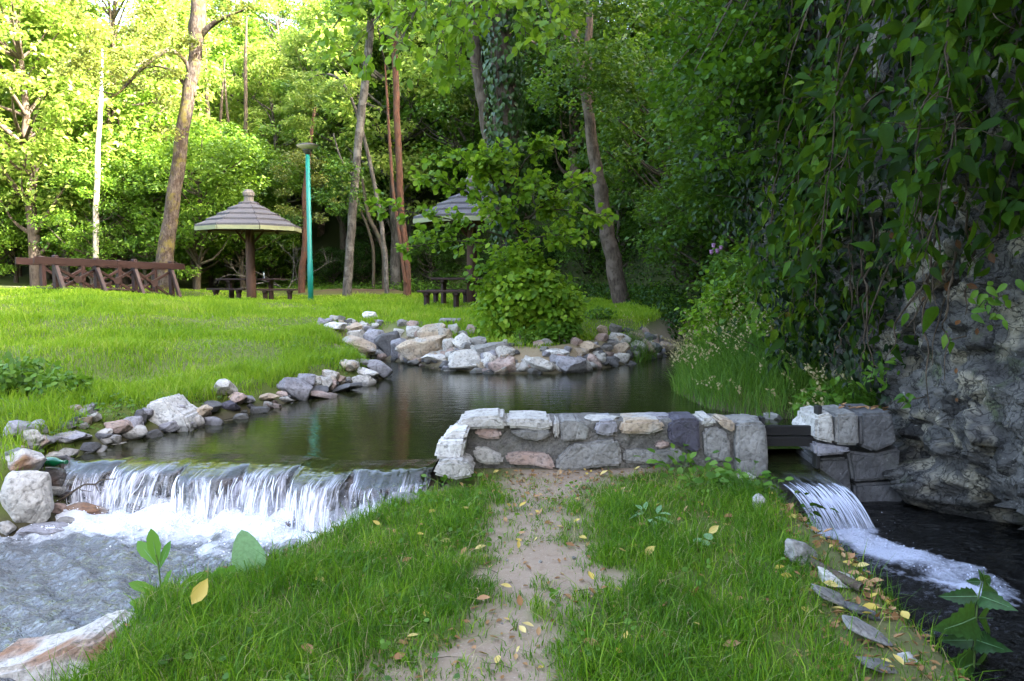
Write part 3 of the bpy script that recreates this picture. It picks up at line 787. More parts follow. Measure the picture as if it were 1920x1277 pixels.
def poly_stone(name, pts, y, depth, mat, parent, seed, bulge=.02):
    """a wall stone: outline drawn on the wall face (world x, z), extruded back, edges worn"""
    bm = bmesh.new()
    cx = sum(p[0] for p in pts) / len(pts); cz = sum(p[1] for p in pts) / len(pts)
    vs_ = [bm.verts.new((px_ - cx, 0, pz - cz)) for px_, pz in pts]
    f = bm.faces.new(vs_)
    f.normal_update()
    if f.normal.y > 0: f.normal_flip()
    r = bmesh.ops.extrude_face_region(bm, geom=[f])
    bmesh.ops.translate(bm, vec=(0, depth, 0), verts=[e for e in r['geom'] if isinstance(e, bmesh.types.BMVert)])
    bmesh.ops.recalc_face_normals(bm, faces=bm.faces)
    bmesh.ops.bevel(bm, geom=list(bm.edges), offset=.022, segments=2, affect='EDGES', clamp_overlap=True)
    bmesh.ops.triangulate(bm, faces=bm.faces)
    for _ in range(3):
        bmesh.ops.subdivide_edges(bm, edges=[e for e in bm.edges if e.calc_length() > .07], cuts=1)
        bmesh.ops.triangulate(bm, faces=bm.faces)
    o = Vector((seed * 3.1, seed * 1.3, seed))
    for v in bm.verts:
        n = mnoise.noise(v.co * 9 + o) * .010 + mnoise.noise(v.co * 24 + o) * .005 + mnoise.noise(v.co * 3.5 + o) * .016
        dn = Vector((v.co.x, (v.co.y - depth / 2) * 1.6, v.co.z)).normalized()
        v.co += dn * n
    me = bm_mesh(name, bm, mat)
    return link(name, me, parent, (cx, y, cz))

WY = 6.18
def wz(zx, zy, y=WY):
    """zoomed wall picture -> (x, z) on the wall face"""
    p = on_y(800 + zx / 2.8235, 750 + zy / 2.8235, y); return (p.x, p.z)
wall = thing('stone_wall', 'low mortared stone wall between the earth path and the pond', 'stone wall', (0, 0, 0))
bm = bmesh.new()
core = [wz(x, y, 6.24) for x, y in [(70, 420), (70, 250), (150, 150), (400, 112), (700, 115), (1000, 112), (1300, 108), (1620, 118), (1785, 125), (1790, 420), (1200, 420)]]
f = bm.faces.new([bm.verts.new((x, 6.24, z)) for x, z in core])
r = bmesh.ops.extrude_face_region(bm, geom=[f]); bmesh.ops.translate(bm, vec=(0, .36, 0), verts=[e for e in r['geom'] if isinstance(e, bmesh.types.BMVert)])
bmesh.ops.recalc_face_normals(bm, faces=bm.faces); bmesh.ops.triangulate(bm, faces=bm.faces)
for _ in range(6):
    bmesh.ops.subdivide_edges(bm, edges=[e for e in bm.edges if e.calc_length() > .05], cuts=1); bmesh.ops.triangulate(bm, faces=bm.faces)
for v in bm.verts: v.co += Vector((0, mnoise.noise(v.co * 11) * .03 + mnoise.noise(v.co * 30) * .015, mnoise.noise(v.co * 9 + Vector((4, 4, 4))) * .012))
link('mortar_core', bm_mesh('mortar_core', bm, M['mortar'], True), wall)
STONES = [
    ('light', [(155, 160), (175, 105), (280, 84), (390, 80), (420, 100), (425, 150), (330, 150), (250, 152)], .42, -.03),
    ('light', [(428, 148), (425, 102), (540, 98), (655, 106), (668, 150), (600, 162), (520, 150)], .42, -.02),
    ('pink', [(250, 156), (392, 158), (402, 205), (335, 216), (258, 196)], .2, 0),
    ('grey', [(440, 166), (520, 156), (655, 160), (662, 180), (600, 218), (500, 204)], .2, -.02),
    ('light', [(245, 262), (290, 250), (345, 268), (408, 300), (402, 345), (300, 340), (255, 310)], .2, -.01),
    ('pink', [(420, 292), (500, 276), (640, 284), (658, 300), (680, 368), (560, 352), (425, 340)], .2, -.01),
    ('grey', [(684, 372), (690, 312), (765, 228), (880, 225), (1000, 206), (1024, 245), (1032, 348), (900, 352), (800, 376)], .2, -.03),
    ('grey', [(705, 122), (720, 112), (800, 112), (862, 142), (850, 212), (715, 216)], .36, -.01),
    ('lav', [(885, 172), (905, 112), (1000, 106), (1014, 150), (1002, 184), (945, 192)], .36, -.02),
    ('tan', [(1022, 172), (1040, 110), (1140, 104), (1240, 106), (1264, 150), (1190, 180), (1090, 178)], .38, -.02),
    ('grey', [(1042, 274), (1090, 262), (1200, 274), (1325, 254), (1372, 290), (1392, 322), (1300, 352), (1180, 345), (1046, 332)], .2, 0),
    ('pink', [(1208, 236), (1250, 222), (1300, 232), (1290, 252), (1225, 262)], .15, .01),
    ('blue', [(1278, 150), (1290, 112), (1325, 96), (1440, 96), (1452, 268), (1424, 282), (1284, 222)], .38, -.03),
    ('grey', [(1466, 172), (1492, 142), (1560, 150), (1602, 185), (1610, 322), (1560, 330), (1474, 300)], .3, -.01),
    ('tan', [(1540, 108), (1560, 100), (1628, 112), (1628, 172), (1560, 142)], .3, -.02),
    ('light', [(1458, 100), (1530, 96), (1536, 138), (1490, 138), (1462, 150)], .36, 0),
    ('grey', [(1640, 122), (1720, 112), (1786, 118), (1796, 240), (1800, 400), (1640, 400), (1632, 250)], .40, -.04),
    ('light', [(675, 118), (700, 108), (704, 190), (690, 210), (668, 190)], .3, .0),
]
for k, (t, pts, dep, off) in enumerate(STONES):
    o = poly_stone('stone', [wz(x, y) for x, y in pts], WY + off, dep, ROCK[t], wall, k + 3)
# leaning end of the wall and the flat stones laid along its top
END = [('white', [(96, 190), (120, 168), (222, 164), (206, 216), (80, 220)], -.28), ('white', [(58, 222), (204, 218), (188, 312), (120, 318), (38, 312)], -.36),
       ('light', [(30, 395), (58, 332), (130, 316), (200, 330), (246, 372), (250, 410), (140, 425)], -.48)]
for k, (t, pts, off) in enumerate(END):
    poly_stone('stone', [wz(x, y, WY + off) for x, y in pts], WY + off, .34, ROCK[t], wall, 40 + k)
for k, (t, zx, zy, w, h, y) in enumerate([('light', 930, 104, 200, 24, 6.36), ('lav', 1222, 98, 170, 26, 6.42), ('grey', 1650, 108, 210, 30, 6.36), ('light', 1090, 102, 70, 14, 6.3), ('white', 300, 98, 230, 20, 6.42)]):
    p = on_y(800 + zx / 2.8235, 750 + zy / 2.8235, y); s = y / FOCAL / 2.8235
    link('cap_stone', rock_mesh(w * s, .26, h * s * 1.25, ROCK[t], 60 + k), wall, (p.x, y, p.z - .012), (0, 0, rng.uniform(-.2, .2)))

# pier between sluice and cliff
pier = thing('stone_pier', 'dark stone pier joining the sluice gate to the cliff', 'stone pier', (0, 0, 0))
def pz(px, py, y=6.2):
    p = on_y(px, py, y); return (p.x, p.z)
for k, (t, pts, y, dep) in enumerate([
        ('light', [(1531, 782), (1562, 774), (1566, 832), (1530, 826)], 6.17, .45), ('grey', [(1568, 778), (1610, 774), (1612, 836), (1568, 834)], 6.16, .45),
        ('dark', [(1614, 776), (1672, 774), (1684, 832), (1640, 848), (1614, 838)], 6.18, .5),
        ('lav', [(1528, 832), (1562, 836), (1600, 842), (1588, 852), (1530, 856)], 6.15, .4),
        ('dark', [(1590, 846), (1640, 852), (1690, 840), (1690, 900), (1600, 905)], 6.24, .4),
        ('dark', [(1532, 860), (1590, 858), (1598, 905), (1600, 1000), (1552, 1000), (1536, 920)], 6.26, .5),
        ('dark', [(1602, 908), (1690, 904), (1700, 1010), (1606, 1004)], 6.28, .4)]):
    poly_stone('stone', [pz(a, b, y) for a, b in pts], y, dep, ROCK[t], pier, 80 + k)
for k, (a, b, w) in enumerate([(1508, 800, .17), (1620, 776, .5)]):
    p = on_y(a, b, 6.5); link('cap_stone', rock_mesh(w, .3, .11 if k else .17, ROCK['grey' if k else 'light'], 95 + k), pier, (p.x, 6.5, p.z - .06))

# sluice gate
gate = thing('sluice_gate', 'black timber sluice board in a dark upright frame', 'sluice gate', (0, 6.3, 0))
xa, xb = on_y(1434, 800, 6.3).x, on_y(1527, 800, 6.3).x
z0, z1 = on_y(1480, 836, 6.3).z, on_y(1480, 798, 6.3).z
zm = (z0 + z1) / 2
link('board', bm_mesh('board', box_bm((xb - xa, .05, zm - z0 - .003), .006), M['gate']), gate, ((xa + xb) / 2, 0, (z0 + zm) / 2 - .002))
link('board', bm_mesh('board', box_bm((xb - xa, .05, z1 - zm - .003), .006), M['gate']), gate, ((xa + xb) / 2, .004, (z1 + zm) / 2 + .002))
link('upright', bm_mesh('upright', box_bm((.035, .09, .52), .004), M['iron']), gate, (xb + .012, -.03, zm + .0))
link('upright', bm_mesh('upright', box_bm((.03, .09, .40), .004), M['iron']), gate, (xa - .008, .06, zm - .05))
link('sill', bm_mesh('sill', box_bm((.54, .9, .5), .02), ROCK['wet']), gate, (2.31, .12, -.32))

# weir stones behind the falling water
weir = thing('weir', 'low weir of dark wet stones under the falling water', 'weir', (0, 0, 0))
for k in range(len(LOBES) - 1):
    for row in range(2):
        u = np.array([(LOBES[k] + LOBES[k + 1]) / 2]); c = crest_at(u)[0]
        w = (LOBES[k + 1] - LOBES[k]) * 2.98; lo = float(lip_off(u)[0])
        me = rock_mesh(w * 1.02, .62, .30, ROCK['wet'], 120 + k * 2 + row, 1, .45)
        link('stone', me, weir, (c[0] + (.05 if row else 0), c[1] + .31 - lo + .035 - (.20 if row == 0 else 0), WL_POND - .34 + (row * .27 - .22) - float(lip_drop(u)[0]) * row), (0, 0, rng.uniform(-.06, .06)))

# ------------------------------------------------------------------ loose rocks
def src(region, scale):
    return lambda zx, zy: (region[0] + zx / scale, region[1] + zy / scale)
FAR, LB, L1, NEAR, RB = src((600, 580), 2.743), src((560, 400), 2.595), src((0, 400), 3.0), src((0, 730), 2.2326), src((1380, 740), 2.378)
SCL = {FAR: 2.743, LB: 2.595, L1: 3.0, NEAR: 2.2326, RB: 2.378}
ROCKS = [  # frame, centre x, bottom y, width, height, stone, label, tilt
    (FAR, 75, 105, 115, 36, 'white', 'flat white rock in the grass at the left end of the far rocks', 0),
    (FAR, 255, 52, 80, 36, 'white', 'pale rock lying alone in the grass above the bank rocks', .15),
    (FAR, 165, 125, 105, 52, 'tan', 'slanting tan slab on the upper left of the far rocks', -.3),
    (FAR, 225, 110, 60, 40, 'light', 'small pale rock right of the slanting tan slab', 0),
    (FAR, 280, 100, 60, 30, 'light', 'small flat pale rock at the grass edge above the inlet', 0),
    (FAR, 180, 170, 115, 62, 'light', 'pale grey boulder left of the inlet, below the tan slab', 0),
    (FAR, 190, 230, 180, 60, 'tan', 'long tan rock sloping to the inlet on its left side', .3),
    (FAR, 280, 215, 105, 112, 'lav', 'upright violet grey slab pointing up above the inlet', -.35),
    (FAR, 350, 240, 140, 110, 'dark', 'dark grey boulder at the head of the inlet', -.2),
    (FAR, 415, 250, 110, 92, 'lav', 'lilac grey rock between the dark boulder and the big tan slab', -.3),
    (FAR, 530, 265, 265, 115, 'tan', 'largest tan pink slab beside the inlet', -.28),
    (FAR, 575, 172, 150, 85, 'tan', 'tan ridge-shaped slab above the largest slab', -.35),
    (FAR, 485, 147, 92, 58, 'light', 'rounded light grey rock below the grass edge, left of the tan ridge', 0),
    (FAR, 478, 95, 60, 36, 'pink', 'small pinkish rock at the grass edge over the rounded grey rock', 0),
    (FAR, 420, 92, 60, 40, 'grey', 'small dark grey rock at the grass edge over the inlet', 0),
    (FAR, 400, 140, 60, 40, 'light', 'small pale rock above the dark boulder', 0),
    (FAR, 540, 180, 120, 40, 'light', 'flat pale rock resting on the largest tan slab', -.1),
    (FAR, 665, 74, 115, 28, 'grey', 'flat grey slab lying on the grass near the bench', 0),
    (FAR, 658, 235, 62, 85, 'light', 'upright pale rock right of the largest tan slab', .1),
    (FAR, 735, 218, 110, 92, 'light', 'big pale rock leaning left beneath the bush edge', -.35),
    (FAR, 600, 275, 165, 45, 'white', 'low white rock at the water right of the inlet', 0),
    (FAR, 760, 312, 205, 98, 'light', 'broad pale grey boulder at the waterline right of the inlet', 0),
    (FAR, 640, 150, 85, 52, 'tan', 'tan rock on the right of the tan ridge', 0),
    (FAR, 688, 125, 62, 50, 'light', 'small grey rock under the flat slab on the grass', .2),
    (FAR, 775, 125, 60, 45, 'pink', 'small brownish rock left of the big bush', 0),
    (FAR, 740, 150, 60, 40, 'grey', 'small grey rock at the left foot of the bush', 0),
    (FAR, 820, 190, 90, 50, 'grey', 'grey rock half hidden by the lower left of the bush', 0),
    (FAR, 885, 245, 165, 70, 'grey', 'slanting dark slab under the bush', -.25),
    (FAR, 940, 252, 125, 62, 'light', 'pale rock tucked under the bush beside the slanting slab', 0),
    (FAR, 870, 300, 85, 72, 'light', 'pale rock between the broad boulder and the pink rock', .1),
    (FAR, 940, 332, 145, 78, 'pink', 'pinkish rock at the waterline below the bush', -.1),
    (FAR, 1010, 327, 62, 36, 'white', 'small white rock at the water right of the pinkish rock', 0),
    (FAR, 1130, 332, 165, 82, 'light', 'smooth pale boulder standing in the water below the bush', 0),
    (FAR, 1290, 332, 155, 88, 'lav', 'lilac grey boulder right of the smooth pale boulder', .15),
    (FAR, 1215, 250, 140, 42, 'white', 'flat white rock above the lilac grey boulder', 0),
    (FAR, 1228, 318, 42, 40, 'white', 'small white stone wedged between the two waterline boulders', 0),
    (FAR, 1375, 325, 60, 60, 'grey', 'narrow grey rock right of the lilac boulder', .2),
    (FAR, 1410, 306, 95, 62, 'pink', 'pink rock at the waterline right of the bush', .3),
    (FAR, 1385, 217, 115, 52, 'tan', 'brown topped rock at the right foot of the bush', 0),
    (FAR, 1490, 292, 105, 50, 'dark', 'dark low rock at the water on the right bank stretch', .2),
    (FAR, 1555, 235, 92, 62, 'tan', 'tan rock in the middle of the right heap', 0),
    (FAR, 1545, 172, 115, 46, 'light', 'flat pale rock on top of the right heap', .2),
    (FAR, 1630, 224, 105, 56, 'light', 'pale rock right of the tan rock in the right heap', .25),
    (FAR, 1680, 236, 90, 70, 'pink', 'pink slab leaning down at the right heap', .5),
    (FAR, 1560, 275, 70, 50, 'light', 'pale rock at the water under the right heap', 0),
    (FAR, 1620, 252, 60, 36, 'grey', 'small grey rock at the water under the pale rock', 0),
    (FAR, 1775, 217, 115, 50, 'tan', 'rounded brown grey rock at the right end of the bank', 0),
    (FAR, 1725, 220, 70, 46, 'dark', 'dark rock left of the rounded end rock', .3),
    (FAR, 1455, 132, 62, 46, 'tan', 'tan rock at the grass edge, left tip of the right heap', .5),
    (FAR, 1520, 132, 70, 50, 'grey', 'grey splinter of rock pointing up in the grass of the right heap', .5),
    (FAR, 1620, 160, 80, 40, 'pink', 'pinkish brown rock at the grass edge of the right heap', .4),
    (FAR, 1700, 165, 70, 36, 'dark', 'dark small rock at the upper right of the right heap', .3),
    (FAR, 1520, 255, 40, 26, 'white', 'tiny white stone in the right heap near the water', 0),
    (FAR, 1425, 245, 50, 30, 'light', 'small pale stone above the pink waterline rock', 0),
    (LB, 55, 842, 115, 62, 'tan', 'pale tan rock in the grass of the left bank', 0),
    (LB, 150, 862, 62, 56, 'pink', 'pinkish block between pale tan rock and dark rock, left bank', 0),
    (LB, 225, 872, 145, 48, 'dark', 'dark wedge rock at the waterline of the left bank', -.15),
    (LB, 312, 845, 112, 62, 'light', 'pale rock at the tip of the left bank', .1),
    (LB, 330, 802, 115, 40, 'white', 'long white slab above the left bank tip', .25),
    (LB, 385, 792, 145, 62, 'lav', 'dark slanting slab beside the inlet riffle', .35),
    (LB, 228, 748, 62, 36, 'white', 'pale rock alone in the left bank grass near the inlet', .1),
    (L1, 1640, 1052, 195, 110, 'lav', 'big lilac white slab sloping into the pond on the left bank', .35),
    (L1, 1745, 990, 125, 72, 'tan', 'tan topped rock above the big sloping slab', 0),
    (L1, 1800, 1045, 170, 50, 'pink', 'flat pink slab at the water right of the sloping slab', .15),
    (L1, 1600, 1062, 90, 40, 'light', 'small pale rock at the foot of the sloping slab', 0),
    (L1, 1290, 1112, 105, 66, 'blue', 'blue grey rock in the weeds of the left bank', .1),
    (L1, 1455, 1128, 105, 50, 'dark', 'black rock at the pond edge on the left', 0),
    (L1, 1350, 1160, 85, 42, 'grey', 'small grey rock at the water below the blue grey rock', 0),
    (L1, 1540, 1100, 80, 36, 'pink', 'small reddish rock between the black rock and the sloping slab', 0),
    (NEAR, 547, 214, 115, 76, 'light', 'squat pale rock left of the white wedge boulder', .1),
    (NEAR, 805, 164, 95, 66, 'rust', 'rust coloured rock right of the white wedge boulder', .2),
    (NEAR, 582, 152, 52, 72, 'dark', 'black upright rock behind the squat pale rock', 0),
    (NEAR, 275, 228, 165, 66, 'lav', 'dark flat ledge rock under the left bank weeds', -.1),
    (NEAR, 415, 205, 100, 36, 'dark', 'dark low rock between the ledge rock and the squat pale rock', 0),
    (NEAR, 478, 238, 95, 24, 'light', 'flat pale stone awash at the upstream edge of the weir', 0),
    (NEAR, 122, 238, 112, 84, 'light', 'pinkish grey rock at the far end of the left boulder pile', .25),
    (NEAR, 78, 345, 178, 118, 'rust', 'pale boulder with a brown face behind the green bottle', 0),
    (NEAR, 205, 300, 110, 50, 'light', 'pale slab behind the neck of the green bottle', 0),
    (NEAR, 85, 570, 215, 265, 'light', 'largest pale smooth boulder at the left edge beside the stream', .12),
    (NEAR, 205, 408, 125, 98, 'wet', 'wet round dark stone carrying the green bottle', 0),
    (NEAR, 285, 385, 70, 110, 'wet', 'wet brown stone at the left end of the waterfall', 0),
    (NEAR, 352, 440, 135, 84, 'wet', 'wet reddish stone at the foot of the waterfall', 0),
    (NEAR, 240, 455, 100, 52, 'wet', 'small wet black stone behind the fallen branch', 0),
    (NEAR, 345, 535, 170, 84, 'rust', 'wet tan rock washed by the foam', .15),
    (NEAR, 228, 525, 74, 62, 'pink', 'reddish block under the fallen branch', 0),
    (NEAR, 170, 612, 185, 82, 'lav', 'low lilac grey rock at the stream edge in front of the pile', 0),
    (NEAR, 265, 572, 100, 54, 'grey', 'grey rock touching the stream right of the low lilac rock', 0),
    (NEAR, 18, 605, 72, 66, 'light', 'small pale rock at the left frame edge by the water', 0),
    (NEAR, 1700, 480, 130, 60, 'lav', 'wet grey stone at the right end of the waterfall', .2),
    (RB, 105, 525, 62, 92, 'light', 'pale pointed stone standing among ivy above the sluice fall', 0),
    (RB, 30, 392, 130, 56, 'rust', 'reddish grey stone at the right foot of the wall', 0),
    (RB, 300, 775, 165, 130, 'grey', 'grey flat stone on the bank edge above the channel', .5),
    (RB, 475, 872, 185, 102, 'light', 'light grey block at the bank edge beside the channel foam', .2),
    (RB, 440, 960, 190, 90, 'grey', 'grey slab half covered by yellow leaves on the channel bank', .4),
    (RB, 575, 1010, 165, 90, 'dark', 'dark stone sloping into the channel', .4),
    (RB, 590, 1120, 220, 120, 'grey', 'long rough grey rock along the channel bank', .4),
    (RB, 770, 1190, 80, 52, 'light', 'small pale stone near the nettle', 0),
    (RB, 640, 1260, 200, 90, 'grey', 'grey rock at the bottom of the channel bank', .3),
    (RB, 180, 120, 105, 70, 'light', 'pale round stone in the shallow water behind the sluice', 0),
    (RB, 262, 118, 55, 36, 'grey', 'small grey stone behind the sluice upright', 0),
]
for k, (fr, zx, zy, w, h, t, lab, tl) in enumerate(ROCKS):
    px, py = fr(zx, zy); p = ground_hit(px, min(py, 1276))
    if py > 1276: p = Vector((*on_z(px, py, -.15), -.15))
    if p.z < WL_LEFT - .01 and fr is NEAR: p = Vector((*on_z(px, py, WL_LEFT - .01), WL_LEFT - .01))
    if fr in (FAR, LB, L1) and p.z < WL_POND - .01: p = Vector((*on_z(px, py, WL_POND - .01), WL_POND - .01))
    D = math.hypot(p.y, 0) * CP; s = D / FOCAL / SCL[fr]
    W, Hh = w * s, h * s
    if fr is RB and zx in (180, 262): p = Vector((*on_z(px, py, .05), .0)); W = w * p.y / FOCAL / SCL[fr]; Hh = h * p.y / FOCAL / SCL[fr]
    big = w / SCL[fr] > 60
    Hh = max(.4 * Hh, Hh - W * .7 * (py - HZ) / FOCAL) if py > 720 else Hh
    me = rock_mesh(W * 1.06, max(.10, W * random.uniform(.65, .9)), Hh * 1.22, ROCK[t], 200 + k, 2 if big else 1, .86 if fr is NEAR else .66, tl, 34 if fr is NEAR else 20)
    tag(link('rock', me, None, (p.x, p.y + W * .22, p.z - Hh * .16), (0, 0, random.uniform(-.3, .3))), lab, 'rock')
def outline_rock(label, pts, D, depth, mat, seed):
    o = poly_stone('rock', [(on_y(a, b, D).x, on_y(a, b, D).z) for a, b in pts], D, depth, mat, None, seed)
    return tag(o, label, 'rock')
wy_ = ground_hit(305, 808).y
outline_rock('tall white wedge-shaped boulder at the pond edge', [(262, 830), (264, 806), (272, 766), (276, 756), (307, 748), (330, 772), (345, 780), (357, 805), (352, 828), (310, 834)], wy_ + .02, .42, ROCK['white'], 301)
outline_rock('weathered boulder with rusty brown face in the lower left corner', [(-90, 1350), (-60, 1262), (0, 1256), (60, 1243), (110, 1222), (140, 1204), (176, 1202), (200, 1224), (196, 1260), (190, 1350)], 3.25, .34, ROCK['rust'], 302)
for k in range(46):
    t_ = random.random(); L_ = spline([(*on_z(a, b, .12), 0) for a, b in [(60, 850), (170, 838), (290, 806), (400, 785), (500, 757), (600, 734), (715, 698)]], 60); c_ = L_[int(t_ * 59)]
    w_ = random.uniform(.14, .34); x_, y_ = c_[0] + random.gauss(-.05, .10), c_[1] + abs(random.gauss(0, .16))
    tag(link('rock', rock_mesh(w_, w_ * .8, w_ * random.uniform(.35, .6), ROCK[random.choice(['light', 'grey', 'dark', 'pink', 'lav', 'tan'])], 900 + k, 1, .7, random.uniform(-.2, .3)), None, (x_, y_, gz(x_, y_) - w_ * .10), (0, 0, random.uniform(0, 6))), 'broken bank rock packed along the left edge of the pond', 'rock', 'packed rocks of the left pond edge')
for k in range(24):
    x_ = random.uniform(-8.5, -4.3); y_ = float(np.interp(x_, [-9, -5.6, -4.3], [4.75, 5.55, 5.9])) + random.gauss(.05, .14); w_ = random.uniform(.18, .5)
    tag(link('rock', rock_mesh(w_, w_ * .8, w_ * random.uniform(.4, .65), ROCK[random.choice(['light', 'grey', 'dark', 'lav', 'wet'])], 960 + k, 1, .8), None, (x_, y_, gz(x_, y_) - w_ * .12), (0, 0, random.uniform(0, 6))), 'stream side rock off the left edge of the view', 'rock', 'stream side rocks off the left edge')
# smaller rubble filling the gaps of the banks
rub = [rock_mesh(1, .85, .62, ROCK[t], 500 + k, 0) for k, t in enumerate(['light', 'grey', 'tan', 'pink', 'dark', 'lav'])]
def rubble(line, n, smin, smax, off, label, group):
    L = spline([(a, b, 0) for a, b in line], 200)[:, :2]
    for k in range(n):
        c = L[random.randrange(200)]; x = c[0] + random.gauss(0, off); y = c[1] + abs(random.gauss(0, off * 1.6)); s = random.uniform(smin, smax)
        tag(link('rubble_stone', random.choice(rub), None, (x, y, gz(x, y) - s * .15), (random.uniform(-.4, .4), random.uniform(-.4, .4), random.uniform(0, 6)), (s, s, s)), label, 'stone', group)
rubble([on_z(a, b, .15) for a, b in [(640, 655), (760, 672), (900, 690), (1050, 690), (1160, 675), (1260, 652)]], 270, .08, .27, .20, 'small broken stone filling gaps between the far bank boulders', 'rubble between the far bank rocks')
rubble([on_z(a, b, .15) for a, b in [(230, 822), (370, 793), (460, 770), (560, 742), (640, 722), (710, 700)]], 80, .05, .15, .08, 'small stone at the waterline of the left pond bank', 'rubble along the left pond bank')
rubble([on_z(a, b, -.25) for a, b in [(20, 985), (90, 960), (150, 920), (130, 880)]], 44, .07, .17, .13, 'small dark stone in the boulder pile beside the waterfall', 'rubble in the left boulder pile')

# ------------------------------------------------------------------ cliff
ys = axis((-6, 3.5, .3), (3.5, 8.2, .034), (8.2, 12, .3)); ts = np.concatenate([np.linspace(-.75, 2.4, 100)[:-1], np.linspace(2.4, 7.5, 45), [7.6, 7.8, 8.0]])
back = np.concatenate([np.zeros(len(ts) - 3), [1.2, 3.5, 7.0]])
zk = [-.75, -.35, -.12, .02, .25, .7, 1.2, 1.8, 2.6, 4, 6, 8]; xk = [4.05, 4.0, 3.75, 3.42, 3.27, 3.26, 3.36, 3.34, 3.22, 3.45, 3.9, 4.6]
Yc, Tc = np.meshgrid(ys, ts); Xc = np.interp(Tc, zk, xk) + back[:, None] + .05 * np.clip(Yc - 6, 0, 9) + .25 * sstep(8, 10, Yc)
Xc = Xc + .16 * sstep(5.9, 6.5, Yc) * sstep(1.2, .2, Tc)
Xc = Xc - .62 * sstep(5.5, 6.2, Yc) * sstep(.15, -.1, Tc)
q = np.stack([Xc, Yc, Tc], -1).reshape(-1, 3); dsp = np.zeros(len(q)); dy_ = np.zeros(len(q))
for i, c in enumerate(q):
    if 3.2 < c[1] < 8.4 and c[2] < 3.2:
        v = Vector((c[0] * .6, c[1], c[2] * 1.15))
        d1, p1 = mnoise.voronoi(v * 2.3); d2, p2 = mnoise.voronoi(v * 6.5)
        k1 = mnoise.noise(p1[0] * 7.3); k2 = mnoise.noise(p2[0] * 5.1)
        rg = 1 - abs(mnoise.noise(v * 3.1 + Vector((3, 1, 7)))) * 2
        v1_, v2_ = v * 2.3, v * 6.5
        t1 = (v1_ - p1[0]).dot(mnoise.noise_vector(p1[0] * 5.7)); t2 = (v2_ - p2[0]).dot(mnoise.noise_vector(p2[0] * 4.3))
        d3, p3 = mnoise.voronoi(v * 15.0); k3 = mnoise.noise(p3[0] * 3.3)
        dsp[i] = k1 * .16 + k2 * .07 + k3 * .035 + t1 * .34 + t2 * .13 + (v * 15.0 - p3[0]).dot(mnoise.noise_vector(p3[0] * 2.9)) * .045 + mnoise.fractal(v * 7.0, .7, 2.1, 4) * .02 + .07 * max(0, 1 - (d1[1] - d1[0]) / .045)
        dy_[i] = mnoise.noise(v * 4 + Vector((9, 9, 9))) * .03
    else:
        dsp[i] = mnoise.fractal(Vector(c) * 1.2, .8, 2.1, 3) * .25
q[:, 0] += dsp; q[:, 1] += dy_
I = np.arange(len(q)).reshape(Xc.shape)
F = np.stack([I[:-1, :-1], I[1:, :-1], I[1:, 1:], I[:-1, 1:]], -1).reshape(-1, 4)
tag(link('cliff', mesh_np('cliff', q, F, M['cliff'], False)), 'craggy grey limestone cliff overhanging the dark channel', None, None, 'structure')

# ------------------------------------------------------------------ footbridge
npx = [(103, 480), (180, 485), (251, 487.5), (320, 491)]; nD = [20.6, 21.8, 23.0, 24.2]
near = [on_y(a, b, d) for (a, b), d in zip(npx, nD)]
off = Vector((-1.05, 1.15, -.0))
far = [p + off for p in near]
b0 = Vector((near[1].x, near[1].y, gz(near[1].x, near[1].y)))
bridge = thing('footbridge', 'brown timber footbridge with crossed railings on the lawn at the left', 'footbridge', b0)
ax = (near[3] - near[0]).normalized(); outn = Vector((-off.x, -off.y, 0)).normalized()
for side, P in ((1, near), (-1, far)):
    on = outn * side
    for k, p in enumerate(P):
        g = gz(p.x, p.y) - .15; a = p - b0
        beam('post', (a.x, a.y, g - b0.z), (a.x, a.y, a.z - .03), .13, .13, M['brown'], bridge, .012, ax)
        cap = link('post_cap', bm_mesh('post_cap', lathe([(.085, -.03), (.085, .0), (.05, .025), (.01, .03)], 4), M['brown']), bridge, a, (0, 0, math.atan2(ax.y, ax.x) + math.pi / 4))
        s = a + on * .62 + ax * .1; s.z = gz(p.x + on.x * .6, p.y + on.y * .6) - .12 - b0.z
        beam('strut', s, a + on * .08 + Vector((0, 0, -.27)), .10, .11, M['brown'], bridge, .01)
    e0 = P[0] - ax * (.62 if side > 0 else .75) - b0; e1 = P[3] + ax * .5 - b0
    dz = Vector((0, 0, -.14)) + on * .085
    e0.z = P[0].z - b0.z + .02; e1.z = P[3].z - b0.z - .01
    mid = (e0 + e1) / 2
    beam('rail', e0 + dz, mid + dz - ax * .004, .05, .19, M['brown'], bridge); beam('rail', mid + dz + ax * .004, e1 + dz, .05, .19, M['brown'], bridge)
    for k in range(3):
        a, b = P[k] - b0, P[k + 1] - b0
        ga, gb = gz(P[k].x, P[k].y) - b0.z + .02, gz(P[k + 1].x, P[k + 1].y) - b0.z + .02
        ta, tb = a.z - .30, b.z - .30
        A0, A1 = Vector((a.x, a.y, ta)), Vector((b.x, b.y, gb)); B0, B1 = Vector((a.x, a.y, ga)), Vector((b.x, b.y, tb))
        beam('brace', A0 + on * .03, A1 + on * .03, .045, .085, M['brown'], bridge); beam('brace', B0 - on * .03, B1 - on * .03, .045, .085, M['brown'], bridge)
        c = (A0 + A1 + B0 + B1) / 4
        o = link('brace_plate', bm_mesh('brace_plate', lathe([(.105, -.03), (.105, .03)], 8), M['brown']), bridge, c + on * .075)
        o.rotation_euler = on.to_track_quat('Z', 'Y').to_euler()
for k in range(22):
    t = (k + .5) / 22; a = near[0] * (1 - t) + near[3] * t - ax * .2; b = a + off
    z = gz((a.x + b.x) / 2, (a.y + b.y) / 2) + .07 - b0.z
    aa, bb = a - b0, b - b0; aa.z = bb.z = z
    beam('plank', aa, bb, .17, .05, M['brown'], bridge, .006)

